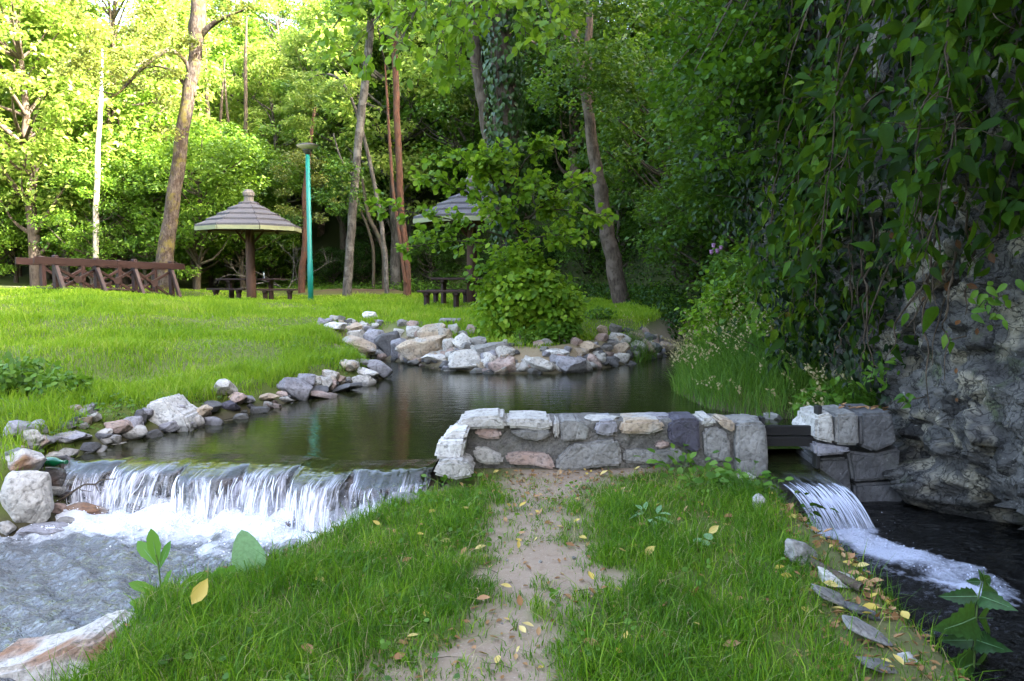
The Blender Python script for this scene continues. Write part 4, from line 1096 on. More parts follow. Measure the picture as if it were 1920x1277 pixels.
# ------------------------------------------------------------------ picnic shelters
def shelter(label, loc, rz, sc_=1.0):
    t = thing('picnic_shelter', label, 'shelter', loc, rz, 'mushroom roofed picnic shelters')
    pr = [(.165, -.3), (.16, .5), (.15, 1.6), (.14, 2.95)]
    link('post', bm_mesh('post', lathe(pr, 14), M['post'], True), t)
    N, RE, ZE, ZA = 8, 1.70, 2.46, 3.40
    dirv = lambda k: Vector((math.cos((k + .5) * 2 * math.pi / N), math.sin((k + .5) * 2 * math.pi / N), 0))
    roof = link('roof_deck', None, t)
    bm = bmesh.new(); top = bm.verts.new((0, 0, ZA - .05)); ring = [bm.verts.new(dirv(k) * (RE - .05) + Vector((0, 0, ZE - .045))) for k in range(N)]
    for k in range(N): bm.faces.new((ring[k], ring[(k + 1) % N], top))
    bpy.data.objects.remove(roof)
    roof = link('roof_deck', bm_mesh('roof_deck', bm, M['post']), t)
    rows = 5
    for r in range(rows):
        f0, f1 = r / rows, min(1.0, (r + 1) / rows + .03)
        if r == rows - 1: f1 = .97
        for k in range(N):
            a, b = dirv(k), dirv(k + 1)
            def P(d, f, dz): return d * (RE * (1 - f)) + Vector((0, 0, ZE + (ZA - ZE) * f + dz))
            bm = bmesh.new()
            lo = .05; g = .012
            ea = (b - a) * g
            v = [bm.verts.new(x) for x in (P(a, f0, .0) + ea, P(b, f0, .0) - ea, P(b, f1, .0) - ea * .5, P(a, f1, .0) + ea * .5,
                                           P(a, f0, lo + .025) + ea, P(b, f0, lo + .025) - ea, P(b, f1, .012) - ea * .5, P(a, f1, .012) + ea * .5)]
            for q_ in ((3, 2, 1, 0), (4, 5, 6, 7), (0, 1, 5, 4), (1, 2, 6, 5), (2, 3, 7, 6), (3, 0, 4, 7)): bm.faces.new([v[i] for i in q_])
            link('shingle_course', bm_mesh('shingle_course', bm, M['shingle']), roof)
    for k in range(N):
        a, b = dirv(k) * (RE + .0), dirv(k + 1) * (RE + .0); e = (b - a).normalized() * .012
        beam('fascia_board', a + e + Vector((0, 0, ZE - .055)), b - e + Vector((0, 0, ZE - .055)), .03, .13, M['fascia'], t, .004)
        beam('rafter', dirv(k) * .12 + Vector((0, 0, ZA - .20)), dirv(k) * (RE - .08) + Vector((0, 0, ZE - .10)), .06, .09, M['post'], t)
        d = dirv(k)
        if k % 2 == 0: beam('brace', d * .13 + Vector((0, 0, 2.0)), d * .75 + Vector((0, 0, 2.75)), .05, .07, M['post'], t)
    link('roof_cap', bm_mesh('roof_cap', lathe([(.19, ZA - .12), (.16, ZA - .02), (.15, ZA + .10), (.19, ZA + .12), (.19, ZA + .22), (.12, ZA + .31), (.04, ZA + .33)], 12), M['concrete']), t)
    return t
s1 = on_y(472, 567, 25.7); z1_ = gz(s1.x, s1.y)
shelter('shingled mushroom shelter standing clear beside the teal lamp post', (s1.x, s1.y, z1_), R(6))
s2 = on_y(885, 570, 22.6); z2_ = gz(s2.x, s2.y)
shelter('shingled mushroom shelter half hidden behind the leafy alder branches', (s2.x, s2.y, z2_), R(-9))

def bench(name, label, cat, loc, rz, L, w, h, th, group, legw=.16):
    t = thing(name, label, cat, loc, rz, group)
    nb = 2 if w < .5 else 4
    for k in range(nb):
        link('plank', bm_mesh('plank', box_bm((L, w / nb - .012, th), .008), M['brown']), t, (0, (k + .5) * w / nb - w / 2, h - th / 2))
    for s in (-1, 1):
        lg = link('leg', bm_mesh('leg', lathe([(legw * .5, -.15), (legw * .5, h - th - .12), (legw * .72, h - th - .01)], 8), M['brown']), t, (s * L * .31, 0, 0))
        lg.scale = (1, 1.2 if w < .5 else 2.0, 1)
        link('crosspiece', bm_mesh('crosspiece', box_bm((.10, w * .9, .07), .006), M['brown']), t, (s * L * .31, 0, h - th - .035))
    return t
def px_bench(px0, px1, D, zg, *a, **k): pass
def furn(name, label, cat, pxa, pxb, D, rz, w, h, th, group):
    c = on_y((pxa + pxb) / 2, 540, D); L = (pxb - pxa) * D / FOCAL / max(.3, abs(math.cos(rz)))
    return bench(name, label, cat, (c.x, D, gz(c.x, D)), rz, L, w, h, th, group)
tb1 = furn('picnic_table', 'brown picnic table behind the post of the clear shelter', 'table', 412, 530, 26.5, .04, .75, .80, .06, None)
furn('bench', 'brown bench left of the clear shelter post', 'bench', 390, 462, 26.0, -.12, .34, .46, .055, 'benches under the clear shelter')
furn('bench', 'brown bench right of the clear shelter post', 'bench', 484, 556, 25.9, .10, .34, .46, .055, 'benches under the clear shelter')
furn('picnic_table', 'brown picnic table beside the half hidden shelter post', 'table', 812, 915, 22.2, -.03, .75, .80, .06, None)
furn('bench', 'brown bench in front of the half hidden shelter', 'bench', 783, 872, 21.0, .02, .36, .46, .06, None)
furn('bench', 'brown bench behind the table of the half hidden shelter', 'bench', 800, 890, 23.5, .02, .36, .46, .06, None)
p = on_y(494, 520, 26.4)
bt = thing('plastic_bottle', 'small clear plastic bottle on the picnic table', 'bottle', (p.x, 26.45, tb1.location.z + .802))
link('body', bm_mesh('body', lathe([(.035, 0), (.036, .14), (.03, .17), (.014, .21)], 12), M['clear'], True), bt)
link('cap', bm_mesh('cap', lathe([(.016, .211), (.016, .235)], 10), M['teal']), bt)

# ------------------------------------------------------------------ lamp
lp = on_y(583, 572, 24.2); lz = gz(lp.x, lp.y)
lamp = thing('street_lamp', 'tall teal lamp post with a dish lantern on the lawn', 'street lamp', (lp.x, lp.y, lz))
Ht = on_y(583, 290, 24.2).z - lz
link('pole', bm_mesh('pole', lathe([(.090, -.2), (.086, 1.2), (.076, 1.22), (.066, Ht)], 18), M['teal'], True), lamp)
link('lamp_neck', bm_mesh('lamp_neck', lathe([(.07, Ht), (.085, Ht + .03), (.15, Ht + .12), (.16, Ht + .15)], 18), M['lampdark'], True), lamp)
link('lamp_dish', bm_mesh('lamp_dish', lathe([(.14, Ht + .151), (.30, Ht + .24), (.335, Ht + .27)], 24), M['lampglass'], True), lamp)
link('lamp_lid', bm_mesh('lamp_lid', lathe([(.345, Ht + .271), (.34, Ht + .29), (.2, Ht + .33), (.03, Ht + .345)], 24), M['lampdark'], True), lamp)

# ------------------------------------------------------------------ green bottle and fallen branch on the boulders
p = ground_hit(92, 912); by = p.y + .05
gp = on_y(88, 866, by)
gb = thing('glass_bottle', 'green glass bottle lying on the wet stones by the waterfall', 'bottle', gp, 0)
gb.rotation_euler = (R(84), R(12), R(62))
link('body', bm_mesh('body', lathe([(.036, 0), (.039, .01), (.039, .15), (.033, .18), (.017, .225), (.014, .28), (.017, .285), (.017, .30)], 18), M['glass_green'], True), gb, (0, 0, -.06))
link('base_disc', bm_mesh('base_disc', lathe([(.028, -.006), (.034, -.001)], 18), M['label']), gb, (0, 0, -.06))
def px_poly(lst): return [np.array(on_y(a, b, d)) for a, b, d in lst]
fb = thing('fallen_branch', 'thin dark dead branch lying across the boulders by the waterfall', 'branch', (0, 0, 0))
link('main_stem', tubes('main_stem', [(spline(px_poly([(20, 985, 5.7), (60, 968, 5.65), (118, 935, 5.6), (155, 910, 5.58), (178, 908, 5.58), (190, 900, 5.56), (218, 898, 5.55)]), 30), np.linspace(.011, .004, 30))], M['twig'], 6), fb)
for lst in ([(75, 938, 5.62), (112, 934, 5.6)], [(100, 955, 5.6), (104, 975, 5.58), (103, 998, 5.55)], [(178, 908, 5.58), (185, 922, 5.56)], [(95, 960, 5.6), (60, 990, 5.6), (30, 1010, 5.6)], [(155, 910, 5.58), (150, 918, 5.56), (172, 922, 5.54)]):
    P = spline(px_poly(lst), 10); link('twig', tubes('twig', [(P, np.linspace(.006, .002, 10))], M['twig'], 5), fb)

# ------------------------------------------------------------------ trees
def copy_part(o, parent, mat=None):
    c = o.copy(); col.objects.link(c); c.parent = parent
    if mat:
        c.material_slots[0].link = 'OBJECT'; c.material_slots[0].material = mat
    return c
def crown_proto(seed, H, z0, rad, ncl, nlf, lsize, droop=.35, crad=.75, shape='tiny', low=False):
    """trunk with limbs reaching into leaf clumps; returns (trunk mesh, crown mesh)"""
    global rng
    rr = np.random.default_rng(seed)
    keep = rng; rng = rr
    bend = rr.normal(0, .35, 2)
    tp = np.array([(bend[0] * (t ** 2), bend[1] * (t ** 2) * .8, t * H * .88) for t in np.linspace(0, 1, 12)]) + np.concatenate([np.zeros((1, 3)), rr.normal(0, .05, (11, 3))])
    segs = [(tp, np.linspace(.018 * H, .02, 12))]
    Cs = []
    for k in range(ncl):
        d = unit(rr.normal(size=3)); r = rr.uniform(.35, 1) ** .6
        zc = (z0 + H) / 2; hz = (H - z0) / 2
        taper = 1 - .35 * max(0, d[2]) if not low else 1.0
        c = np.array([d[0] * rad * r * taper, d[1] * rad * r * taper, zc + d[2] * hz * r])
        c[:2] += bend * (c[2] / H) ** 2
        Cs.append(c)
        if k % 2 == 0:
            i = int(np.clip((c[2] - .25 * np.hypot(c[0], c[1]) - 0.6) / (H * .88) * 11, 1, 10)); a = tp[i]
            m = (a + c) / 2 + np.array([0, 0, -.15]) + rr.normal(0, .12, 3)
            segs.append((spline([a, m, c], 6), np.linspace(.045 + .004 * H * (1 - i / 11), .008, 6)))
    Cs = np.array(Cs)
    n = ncl * nlf
    cid = np.repeat(np.arange(ncl), nlf)
    cr = rr.uniform(.6, 1.25, ncl)[cid][:, None] * crad
    g = rr.normal(size=(n, 3)); g = unit(g) * (rr.random((n, 1)) ** .45)
    P = Cs[cid] + g * cr * np.array([1.15, 1.15, .62])
    D, N = leaf_frames(n, droop, .7)
    D = D + .5 * unit(g) * np.array([1, 1, .2])
    V, F = leaf_cloud(P, D, N, rr.uniform(.7, 1.3, n) * lsize, shape)
    rng = keep
    return tubes('trunk', segs, M['bark_brown'], 7), mesh_np('crown', V, F, LEAF['mid'])
PROTO = {'a': crown_proto(11, 13, 2.6, 3.4, 100, 150, .19), 'b': crown_proto(12, 11, 1.6, 3.0, 90, 150, .18), 'c': crown_proto(13, 15, 3.5, 3.2, 100, 150, .20, .5),
         's': crown_proto(14, 4.2, .2, 2.0, 55, 150, .12, .3, .5, 'tiny', True), 't': crown_proto(15, 6.5, .6, 2.4, 75, 160, .14, .35, .6, 'tiny', True)}
def put_tree(kind, x, y, s, leaf, bark, label, group, name='tree', z=None, cat='tree'):
    tr, cr = PROTO[kind]
    t = thing(name, label, cat, (x, y, (gz(x, y) if z is None else z) - .15), random.uniform(0, 6.28), group)
    t.scale = (s, s, s * random.uniform(.92, 1.1))
    a = link('trunk', tr, t); b = link('crown', cr, t)
    for o, m in ((a, bark), (b, leaf)):
        o.material_slots[0].link = 'OBJECT'; o.material_slots[0].material = m
    tag(b, None, None, None, 'stuff')
    return t
rt = random.Random(5)
spots = []
def scatter(n, x0, x1, y0, y1, sep, ok):
    res = []
    for _ in range(n * 40):
        if len(res) >= n: break
        x, y = rt.uniform(x0, x1), rt.uniform(y0, y1)
        if not ok(x, y): continue
        if any((x - a) ** 2 + (y - b) ** 2 < sep * sep for a, b in spots): continue
        spots.append((x, y)); res.append((x, y))
    return res
inh = lambda x, y: float(sdf(HILL, np.array([x]), np.array([y]))[0])
def where(x, y):
    px = 960 + FOCAL * x / y
    w = [(-200, 'off the left edge of the view'), (60, 'at the left edge of the view'), (180, 'behind the left half of the footbridge'), (290, 'behind the right half of the footbridge'), (370, 'beside the mossy leaning tree'), (440, 'left of the clear shelter roof'), (530, 'above the clear shelter roof'), (610, 'behind the teal lamp'),
         (700, 'behind the slender grey trunk'), (790, 'behind the reddish trunk'), (880, 'behind the half hidden shelter'), (980, 'behind the ivy clad tree'), (1090, 'between ivy tree and forked trunk'), (1190, 'behind the forked leaning trunk'), (1300, 'just right of the forked trunk'), (1420, 'above the tall bank weeds'), (1e9, 'hidden behind the ivy curtain')]
    d = 'in the nearest row' if y < 24 else 'in the second row' if y < 33 else 'in the front rows' if y < 40 else 'in the middle rows' if y < 50 else 'in the rear rows'
    return next(t for lim, t in w if px < lim) + ', ' + d
# the wooded slope behind the lawn, left to centre
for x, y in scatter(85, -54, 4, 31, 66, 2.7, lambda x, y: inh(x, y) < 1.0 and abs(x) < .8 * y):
    k = rt.choice('aabbbttc'); u = x / y  # sunlit left gets lighter leaf colours, shaded right gets darker ones
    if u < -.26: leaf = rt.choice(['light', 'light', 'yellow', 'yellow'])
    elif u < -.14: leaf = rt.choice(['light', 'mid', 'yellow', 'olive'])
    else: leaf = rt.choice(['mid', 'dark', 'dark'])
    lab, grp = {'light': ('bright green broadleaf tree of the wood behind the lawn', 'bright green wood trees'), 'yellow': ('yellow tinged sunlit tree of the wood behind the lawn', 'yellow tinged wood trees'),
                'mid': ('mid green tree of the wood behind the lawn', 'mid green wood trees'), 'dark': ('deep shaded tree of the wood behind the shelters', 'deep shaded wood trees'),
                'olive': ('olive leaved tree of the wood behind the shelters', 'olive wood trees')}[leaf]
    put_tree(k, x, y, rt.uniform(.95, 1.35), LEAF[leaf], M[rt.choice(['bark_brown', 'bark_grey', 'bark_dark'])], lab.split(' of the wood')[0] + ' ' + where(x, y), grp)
# far left, beyond the bridge
for x, y in scatter(26, -50, -17, 31, 54, 3.0, lambda x, y: -.95 * y < x < -.42 * y):
    leaf = rt.choice(['light', 'light', 'yellow'])
    put_tree(rt.choice('abbt'), x, y, rt.uniform(1.05, 1.4), LEAF[leaf], M['bark_brown'], 'sunny ' + ('yellow' if leaf == 'yellow' else 'green') + ' tree ' + where(x, y), 'sunny trees beyond the footbridge')
# shrubs along the foot of the wood
for x, y in scatter(34, -28, 3, 30, 40, 1.7, lambda x, y: -2.0 < inh(x, y) < .5 or (x < -12 and y > 32 and inh(x, y) < 3)):
    put_tree('s', x, y, rt.uniform(.45, .85), LEAF[rt.choice(['mid', 'light'] if x < -9 else ['dark', 'mid'])], M['bark_dark'], 'low leafy shrub ' + where(x, y), 'shrubs along the foot of the wood', 'shrub', None, 'shrub')
# the steep shaded slope on the right
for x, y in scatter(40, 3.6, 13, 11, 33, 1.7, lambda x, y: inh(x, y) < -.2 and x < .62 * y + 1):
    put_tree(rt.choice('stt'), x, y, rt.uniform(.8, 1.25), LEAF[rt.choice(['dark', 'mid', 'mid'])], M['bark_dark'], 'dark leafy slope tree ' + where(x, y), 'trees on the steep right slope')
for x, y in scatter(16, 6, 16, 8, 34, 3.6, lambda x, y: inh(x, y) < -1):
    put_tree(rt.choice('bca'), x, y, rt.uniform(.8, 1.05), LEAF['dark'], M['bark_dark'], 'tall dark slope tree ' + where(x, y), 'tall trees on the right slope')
# unseen trees added over the right hill to keep the foreground in shade
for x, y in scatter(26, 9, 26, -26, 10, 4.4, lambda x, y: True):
    put_tree(rt.choice('abc'), x, y, rt.uniform(.9, 1.1), LEAF['dark'], M['bark_dark'], 'unseen tree added on the hilltop to shade the foreground', 'hilltop wood above the cliff')

for x, y in scatter(26, -22, 3, 31, 39, 1.9, lambda x, y: inh(x, y) < 1.5 or x < -12):
    u = x / y; leaf = rt.choice(['light', 'mid', 'light'] if u < -.3 else ['mid', 'light'] if u < -.18 else ['mid', 'dark'])  # leaf tone again follows sun at the left, shade at the right
    put_tree('t', x, y, rt.uniform(.8, 1.25), LEAF[leaf], M['bark_dark'], 'low crowned ' + {'light': 'bright', 'mid': 'green', 'dark': 'dark'}[leaf] + ' tree ' + where(x, y), 'low crowned trees at the wood edge')
for x, y in scatter(26, 9, 25, 4, 40, 3.4, lambda x, y: inh(x, y) < -3):  # trees added to keep the sun off trunks and lawn
    put_tree(rt.choice('abc'), x, y, rt.uniform(1.1, 1.3), LEAF['dark'], M['bark_dark'], 'tall tree added high on the right hill to block the sun', 'added sun blocking trees on the right hill')
for k_, (x, y, k, sc_) in enumerate([(4.9, 3.2, 't', 1.2), (5.3, 5.6, 'b', 1.1), (4.8, 7.6, 't', 1.2), (5.4, 9.8, 't', 1.2), (6.5, 1.5, 'b', 1.1), (7.2, 7.2, 'a', 1.1), (5.0, -.6, 't', 1.2), (4.7, 4.6, 's', 1.1), (4.6, 6.4, 's', 1.1), (4.5, 8.6, 's', 1.1),
                                      (5.2, -4, 'b', 1.1), (5.0, 1.2, 't', 1.3), (4.7, 2.2, 's', 1.2), (5.6, -7.5, 'a', 1.1), (7.5, -2.5, 'a', 1.1), (4.5, 5.2, 't', 1.1)]):  # canopy added above the view to block sky over cliff and channel
    put_tree(k, x, y, sc_, LEAF['dark'], M['bark_dark'], 'unseen tree added on the cliff top to shade the right side', 'added shade trees on the cliff top', 'tree', 7.3)

def px_trunk(lst, D, widths, n=24):
    P = spline([np.array(on_y(a, b, D if not isinstance(D, (list, tuple)) else d_)) for (a, b), d_ in zip(lst, D if isinstance(D, (list, tuple)) else [D] * len(lst))], n)
    dd = D if not isinstance(D, (list, tuple)) else D[0]
    r = np.interp(np.linspace(0, 1, n), np.linspace(0, 1, len(widths)), widths) / 2 * dd / FOCAL
    P = P + np.concatenate([rng.normal(0, .018 * min(1, widths[0] / 25), (n, 2)), np.zeros((n, 1))], 1)
    return P, r
def own_tree(name, label, stems, bark, crown=None, group=None, loc=None):
    """tree with its own traced stems; crown = list of (leaf, clumps [(centre, radius, count)], size, shape)"""
    base = Vector(stems[0][0][0]); base.z = gz(base.x, base.y) - .1
    st0 = stems[0]; st0[0][0][2] = base.z - .1
    t = thing(name, label, 'tree', base, 0, group)
    b = np.array(base)
    for k, (P, r) in enumerate(stems):
        link('trunk' if k == 0 else 'limb', tubes('trunk' if k == 0 else 'limb', [(P - b, r)], M[bark], 12 if k == 0 else 8), t)
    for leaf, clumps, size, shape in (crown or []):
        Ps, Ns = [], []
        for c, r, n in clumps:
            g = unit(rng.normal(size=(n, 3))) * rng.random((n, 1)) ** .45
            Ps.append(np.array(c) + g * np.array(r))
        P = np.concatenate(Ps) - b; n = len(P); D, N = leaf_frames(n)
        V, F = leaf_cloud(P, D, N, rng.uniform(.7, 1.3, n) * size, shape)
        tag(link('crown', mesh_np('crown', V, F, LEAF[leaf]), t), None, None, None, 'stuff')
    return t
def clumps_px(lst, D, n, rpx=38):
    return [(on_y(a + random.gauss(0, 6), b + random.gauss(0, 6), D + random.uniform(-.9, .9)), np.array([1, 1, .6]) * rpx * random.uniform(.6, 1.2) * D / FOCAL, n) for a, b in lst]

# big mossy tree by the bridge
A = px_trunk([(308, 500), (316, 430), (330, 340), (342, 250), (358, 160), (370, 70), (371, -20), (368, -140)], 27, [32, 27, 25, 24, 23, 24, 17, 12])
A[1][17:20] *= 1.35
lA1 = px_trunk([(366, 180), (350, 118), (322, 96), (296, 104), (255, 140), (218, 178), (195, 180)], [27, 26.8, 26.6, 26.4, 26.2, 26, 26], [8, 9, 8, 7, 6, 4, 2], 20)
lA2 = px_trunk([(378, 66), (405, 40), (440, 26), (470, 12)], [27, 26.8, 26.6, 26.4], [11, 9, 5, 2], 14)
lA3 = px_trunk([(350, 165), (330, 138), (300, 125), (270, 128)], [27, 27.1, 27.2, 27.4], [7, 6, 4, 2], 14)
lA4 = px_trunk([(218, 178), (180, 168), (150, 150)], [26, 25.9, 25.8], [3, 2, 1], 10)
own_tree('mossy_tree', 'tall mossy leaning tree with a long crooked side limb by the footbridge', [A, lA1, lA2, lA3, lA4], 'bark_moss',
         [('olive', clumps_px([(random.uniform(110, 350), random.gauss(110, 55)) for _ in range(44)] + [(430, 20), (455, 12), (440, 35)], 26.2, 95, 26), .13, 'tiny')])
# bare white stem
B = px_trunk([(180, 500), (180, 400), (183, 300), (189, 190), (192, 90)], 30, [10, 10, 9, 7, 3])
own_tree('dead_tree', 'slim bleached dead stem rising behind the footbridge', [B], 'bark_white')
own_tree('tree', 'slim brown stem leaning behind the footbridge, right of the bleached stem', [px_trunk([(236, 500), (225, 420), (213, 340), (205, 240), (200, 150)], 34, [12, 10, 9, 7, 4])], 'bark_brown',
         [('light', clumps_px([(random.uniform(130, 300), random.uniform(180, 330)) for _ in range(24)], 34, 120, 30), .15, 'tiny')])
own_tree('tree', 'short thick grey trunk seen between bridge rail and wood', [px_trunk([(122, 500), (121, 470), (118, 430), (110, 380), (100, 300)], 33, [16, 14, 11, 9, 5])], 'bark_grey',
         [('light', clumps_px([(random.uniform(20, 210), random.uniform(260, 420)) for _ in range(30)], 33, 120, 32), .15, 'tiny')])
own_tree('tree', 'curved pinkish trunk standing just left of the teal lamp', [px_trunk([(565, 512), (570, 480), (574, 430), (572, 370), (578, 300), (590, 200)], 31, [14, 12, 12, 11, 9, 5])], 'bark_red',
         [('olive', clumps_px([(random.uniform(520, 620), random.uniform(280, 420)) for _ in range(16)], 31.5, 110, 26), .12, 'tiny')])
arch = px_trunk([(725, 500), (712, 400), (690, 290), (665, 200), (635, 148), (600, 140), (565, 160)], [29.5] * 7, [9, 8, 7, 6, 5, 3, 1], 26)
own_tree('tree', 'arching sapling hung with pale yellow leaves above the lamp', [arch], 'bark_grey',
         [('yellow', clumps_px([(random.uniform(530, 650), random.uniform(140, 175)) for _ in range(14)] + [(random.uniform(535, 600), random.uniform(170, 275)) for _ in range(22)], 29.3, 100, 17), .12, 'tiny')])
E = px_trunk([(650, 560), (656, 470), (662, 390), (668, 310), (676, 220), (686, 140), (695, 50), (700, -60)], 28.5, [18, 16, 16, 15, 15, 15, 14, 10])
own_tree('tree', 'slender grey trunk on the lawn right of the teal lamp', [E, px_trunk([(662, 330), (640, 300), (625, 250)], [28.5, 28.2, 28], [5, 4, 2], 10)], 'bark_grey',
         [('mid', clumps_px([(random.uniform(590, 680), random.uniform(290, 400)) for _ in range(18)], 28.3, 90, 22), .12, 'tiny'), ('mid', clumps_px([(random.uniform(620, 760), random.uniform(-90, 30)) for _ in range(24)], 28.3, 110, 34), .15, 'tiny')])
Ft = px_trunk([(764, 532), (760, 470), (752, 390), (748, 300), (744, 200), (740, 110), (736, 10), (735, -60)], 27.5, [15, 14, 13, 12, 12, 11, 9, 6])
own_tree('tree', 'reddish trunk with a thin twin stem left of the half hidden shelter', [Ft, px_trunk([(760, 530), (748, 440), (735, 330), (728, 220), (722, 120)], [27.3] * 5, [7, 6, 6, 5, 3], 16)], 'bark_red',
         [('mid', clumps_px([(random.uniform(690, 800), random.uniform(-60, 60)) for _ in range(22)], 27, 110, 32), .15, 'tiny')])
Hh_ = px_trunk([(1168, 575), (1152, 500), (1138, 430), (1126, 360), (1112, 280), (1100, 180), (1082, 90), (1062, -20)], 23.2, [34, 31, 28, 26, 22, 18, 17, 14])
H2 = px_trunk([(1120, 320), (1108, 250), (1104, 160), (1104, 60), (1110, -40)], [23.2, 23.3, 23.4, 23.6, 23.6], [18, 16, 15, 14, 10], 18)
own_tree('tree', 'forked leaning trunk at the foot of the dark slope right of the bush', [Hh_, H2], 'bark_brown',
         [('mid', clumps_px([(random.uniform(1000, 1260), random.uniform(-40, 200)) for _ in range(52)], 21.5, 110, 40), .14, 'tiny')])
for px, py, tx, ty, w, D in [(392, 350, 388, 180, 9, 38), (402, 345, 415, 200, 7, 39), (436, 340, 425, 200, 6, 39), (720, 480, 690, 400, 9, 33), (455, 330, 460, 120, 8, 38), (700, 470, 672, 380, 6, 34)]:
    own_tree('tree', 'thin dark bare trunk ' + {392: 'leftmost of the pair over the shelter roof', 402: 'second of the pair over the shelter roof', 436: 'third from the mossy tree over the shelter roof', 720: 'leaning in the gloom left of the reddish trunk', 455: 'straight above the shelter roof cap', 700: 'leaning in the gloom right of the grey trunk'}[px], [px_trunk([(px, py + 60), (px, py), ((px + tx) / 2 + 3, (py + ty) / 2), (tx, ty), (tx + (tx - px) * .5, ty - 90)], D, [w, w, w * .9, w * .8, w * .4])], 'bark_dark', None, 'thin bare trunks inside the wood')

# the ivy-clad tree on the bank with its alder branches
G0 = px_trunk([(990, 650), (980, 560), (968, 480), (958, 380), (952, 280), (946, 180), (938, 60), (925, -90), (915, -200)], 14.6, [80, 66, 58, 52, 50, 46, 42, 38, 30], 30)
G1 = px_trunk([(966, 480), (944, 390), (928, 320), (917, 250), (907, 180), (893, 80), (880, -60)], 14.8, [40, 34, 32, 29, 27, 24, 20], 22)
segs, spt = [], []
for (a, b, d0), (c, e, d1), L in [((962, 450, 14.4), (735, 392, 13.6), 1), ((958, 420, 14.4), (800, 330, 13.5), 1), ((965, 470, 14.4), (770, 462, 13.4), 1), ((955, 380, 14.4), (850, 300, 13.6), 1), ((955, 400, 14.4), (900, 300, 13.5), 1),
                                  ((960, 420, 14.4), (1115, 405, 13.6), 1), ((962, 440, 14.4), (1080, 350, 13.6), 1), ((955, 360, 14.4), (1030, 275, 13.8), 1), ((962, 460, 14.4), (1060, 440, 13.4), 1), ((955, 350, 14.4), (930, 285, 13.5), 1),
                                  ((960, 400, 14.4), (1000, 350, 13.3), 1), ((960, 430, 14.4), (930, 400, 13.2), 1)]:
    A_, B_ = np.array(on_y(a, b, d0)), np.array(on_y(c, e, d1)); mid = (A_ + B_) / 2 + np.array([0, -.1, .12]) + rng.normal(0, .05, 3)
    P = spline([A_, mid, B_], 12); segs.append((P, np.linspace(.022, .005, 12)))
    for i in range(3, 12):
        for _ in range(2 if random.random() < .6 else 1):
            grow(P[i], (P[i] - P[i - 1]) * 2 + rng.normal(0, .12, 3), random.uniform(.16, .42), .005, 1, segs, spt, .25, (0, 0, -.05), 4, 2, .6, .8)
gt = own_tree('ivy_clad_tree', 'big double stemmed bank tree with bright leafy low branches', [G0, G1], 'bark_brown')
gb0 = np.array(gt.location)
cl = [((random.gauss(2.4, 1.8), random.uniform(12.5, 19), random.uniform(8.2, 13)), (1.0, 1.0, .6), 130) for _ in range(70)]  # crown above the view, placed to shade ivy and right bank
for c_, r_, n_ in cl[::5]:
    Pq = spline([np.array(G0[0][-1]) - np.array([0, 0, 1.2]), (np.array(G0[0][-1]) + np.array(c_)) / 2 + np.array([0, 0, .2]), np.array(c_)], 8)
    link('limb', tubes('limb', [(Pq - gb0, np.linspace(.07, .015, 8))], M['bark_brown'], 6), gt)
PP = np.concatenate([np.array(c_) + unit(rng.normal(size=(n_, 3))) * rng.random((n_, 1)) ** .45 * np.array(r_) for c_, r_, n_ in cl]) - gb0
D_, N_ = leaf_frames(len(PP)); V, F = leaf_cloud(PP, D_, N_, rng.uniform(.10, .17, len(PP)), 'oval')
tag(link('crown', mesh_np('crown', V, F, LEAF['mid']), gt), None, None, None, 'stuff')
tag(link('branches', tubes('branches', [(P - gb0, r) for P, r in segs], M['bark_dark'], 5), gt), None, None, None, 'stuff')
def leaves_at(spt, per, jit, size, b, droop=.25):
    C = np.repeat(np.array([s[0] for s in spt]), per, 0); D = np.repeat(np.array([s[1] for s in spt]), per, 0); n = len(C)
    C = C + rng.normal(0, jit, (n, 3)) - b
    D = D + rng.normal(0, .7, (n, 3)); D[:, 2] -= droop; N = rand_dirs(n, 0, .6); N[:, 2] = np.abs(N[:, 2]) + .7; N[:, 1] -= .25
    return C, unit(D), N, rng.uniform(.65, 1.25, n) * size
def leaf_set(parent, C, D, N, S, shape, mat, nparts, key=None):
    """the nparts leaves that show largest become parts, the rest one mass"""
    order = np.argsort(key if key is not None else -S); pick = order[:nparts]; rest = order[nparts:]
    leaf_parts('leaf', single_leaf('leaf', shape, mat), C[pick], D[pick], N[pick], S[pick], parent)
    if len(rest):
        V, F = leaf_cloud(C[rest], D[rest], N[rest], S[rest], shape)
        tag(link('leaf_mass', mesh_np('leaf_mass', V, F, mat), parent), None, None, None, 'stuff')
C, D, N, S = leaves_at(spt, 2, .03, .11, gb0)
okk = rng.random(len(C)) < .92; C, D, N, S = C[okk], D[okk], N[okk], S[okk]
leaf_set(gt, C, D, N, S, 'round', LEAF['alder'], 300, C[:, 1] - S * 8)
# long boughs that reach forward overhead
segs, spt = [], []
for (a, b, d0), (c, e, d1) in [((925, -120, 14.5), (690, 60, 10.5)), ((925, -120, 14.5), (820, 90, 10)), ((930, -60, 14.5), (860, 120, 11)), ((925, -140, 14.5), (760, 60, 9.5)), ((925, -140, 14.5), (640, 30, 11.5)), ((928, -90, 14.5), (985, 60, 10.5)), ((925, -120, 14.5), (1030, 20, 9.8)), ((925, -100, 14.5), (870, 60, 10.2)), ((925, -120, 14.5), (930, 10, 9.6))]:
    A_, B_ = np.array(on_y(a, b, d0)), np.array(on_y(c, e, d1)); mid = (A_ + B_) / 2 + np.array([0, 0, .55])
    P = spline([A_, mid, B_], 14); segs.append((P, np.linspace(.035, .006, 14)))
    for i in range(6, 14):
        for _ in range(2): grow(P[i], (P[i] - P[i - 1]) * 2 + rng.normal(0, .22, 3), random.uniform(.3, .65), .006, 1, segs, spt, .22, (0, 0, -.12), 4, 2, .6, .8)
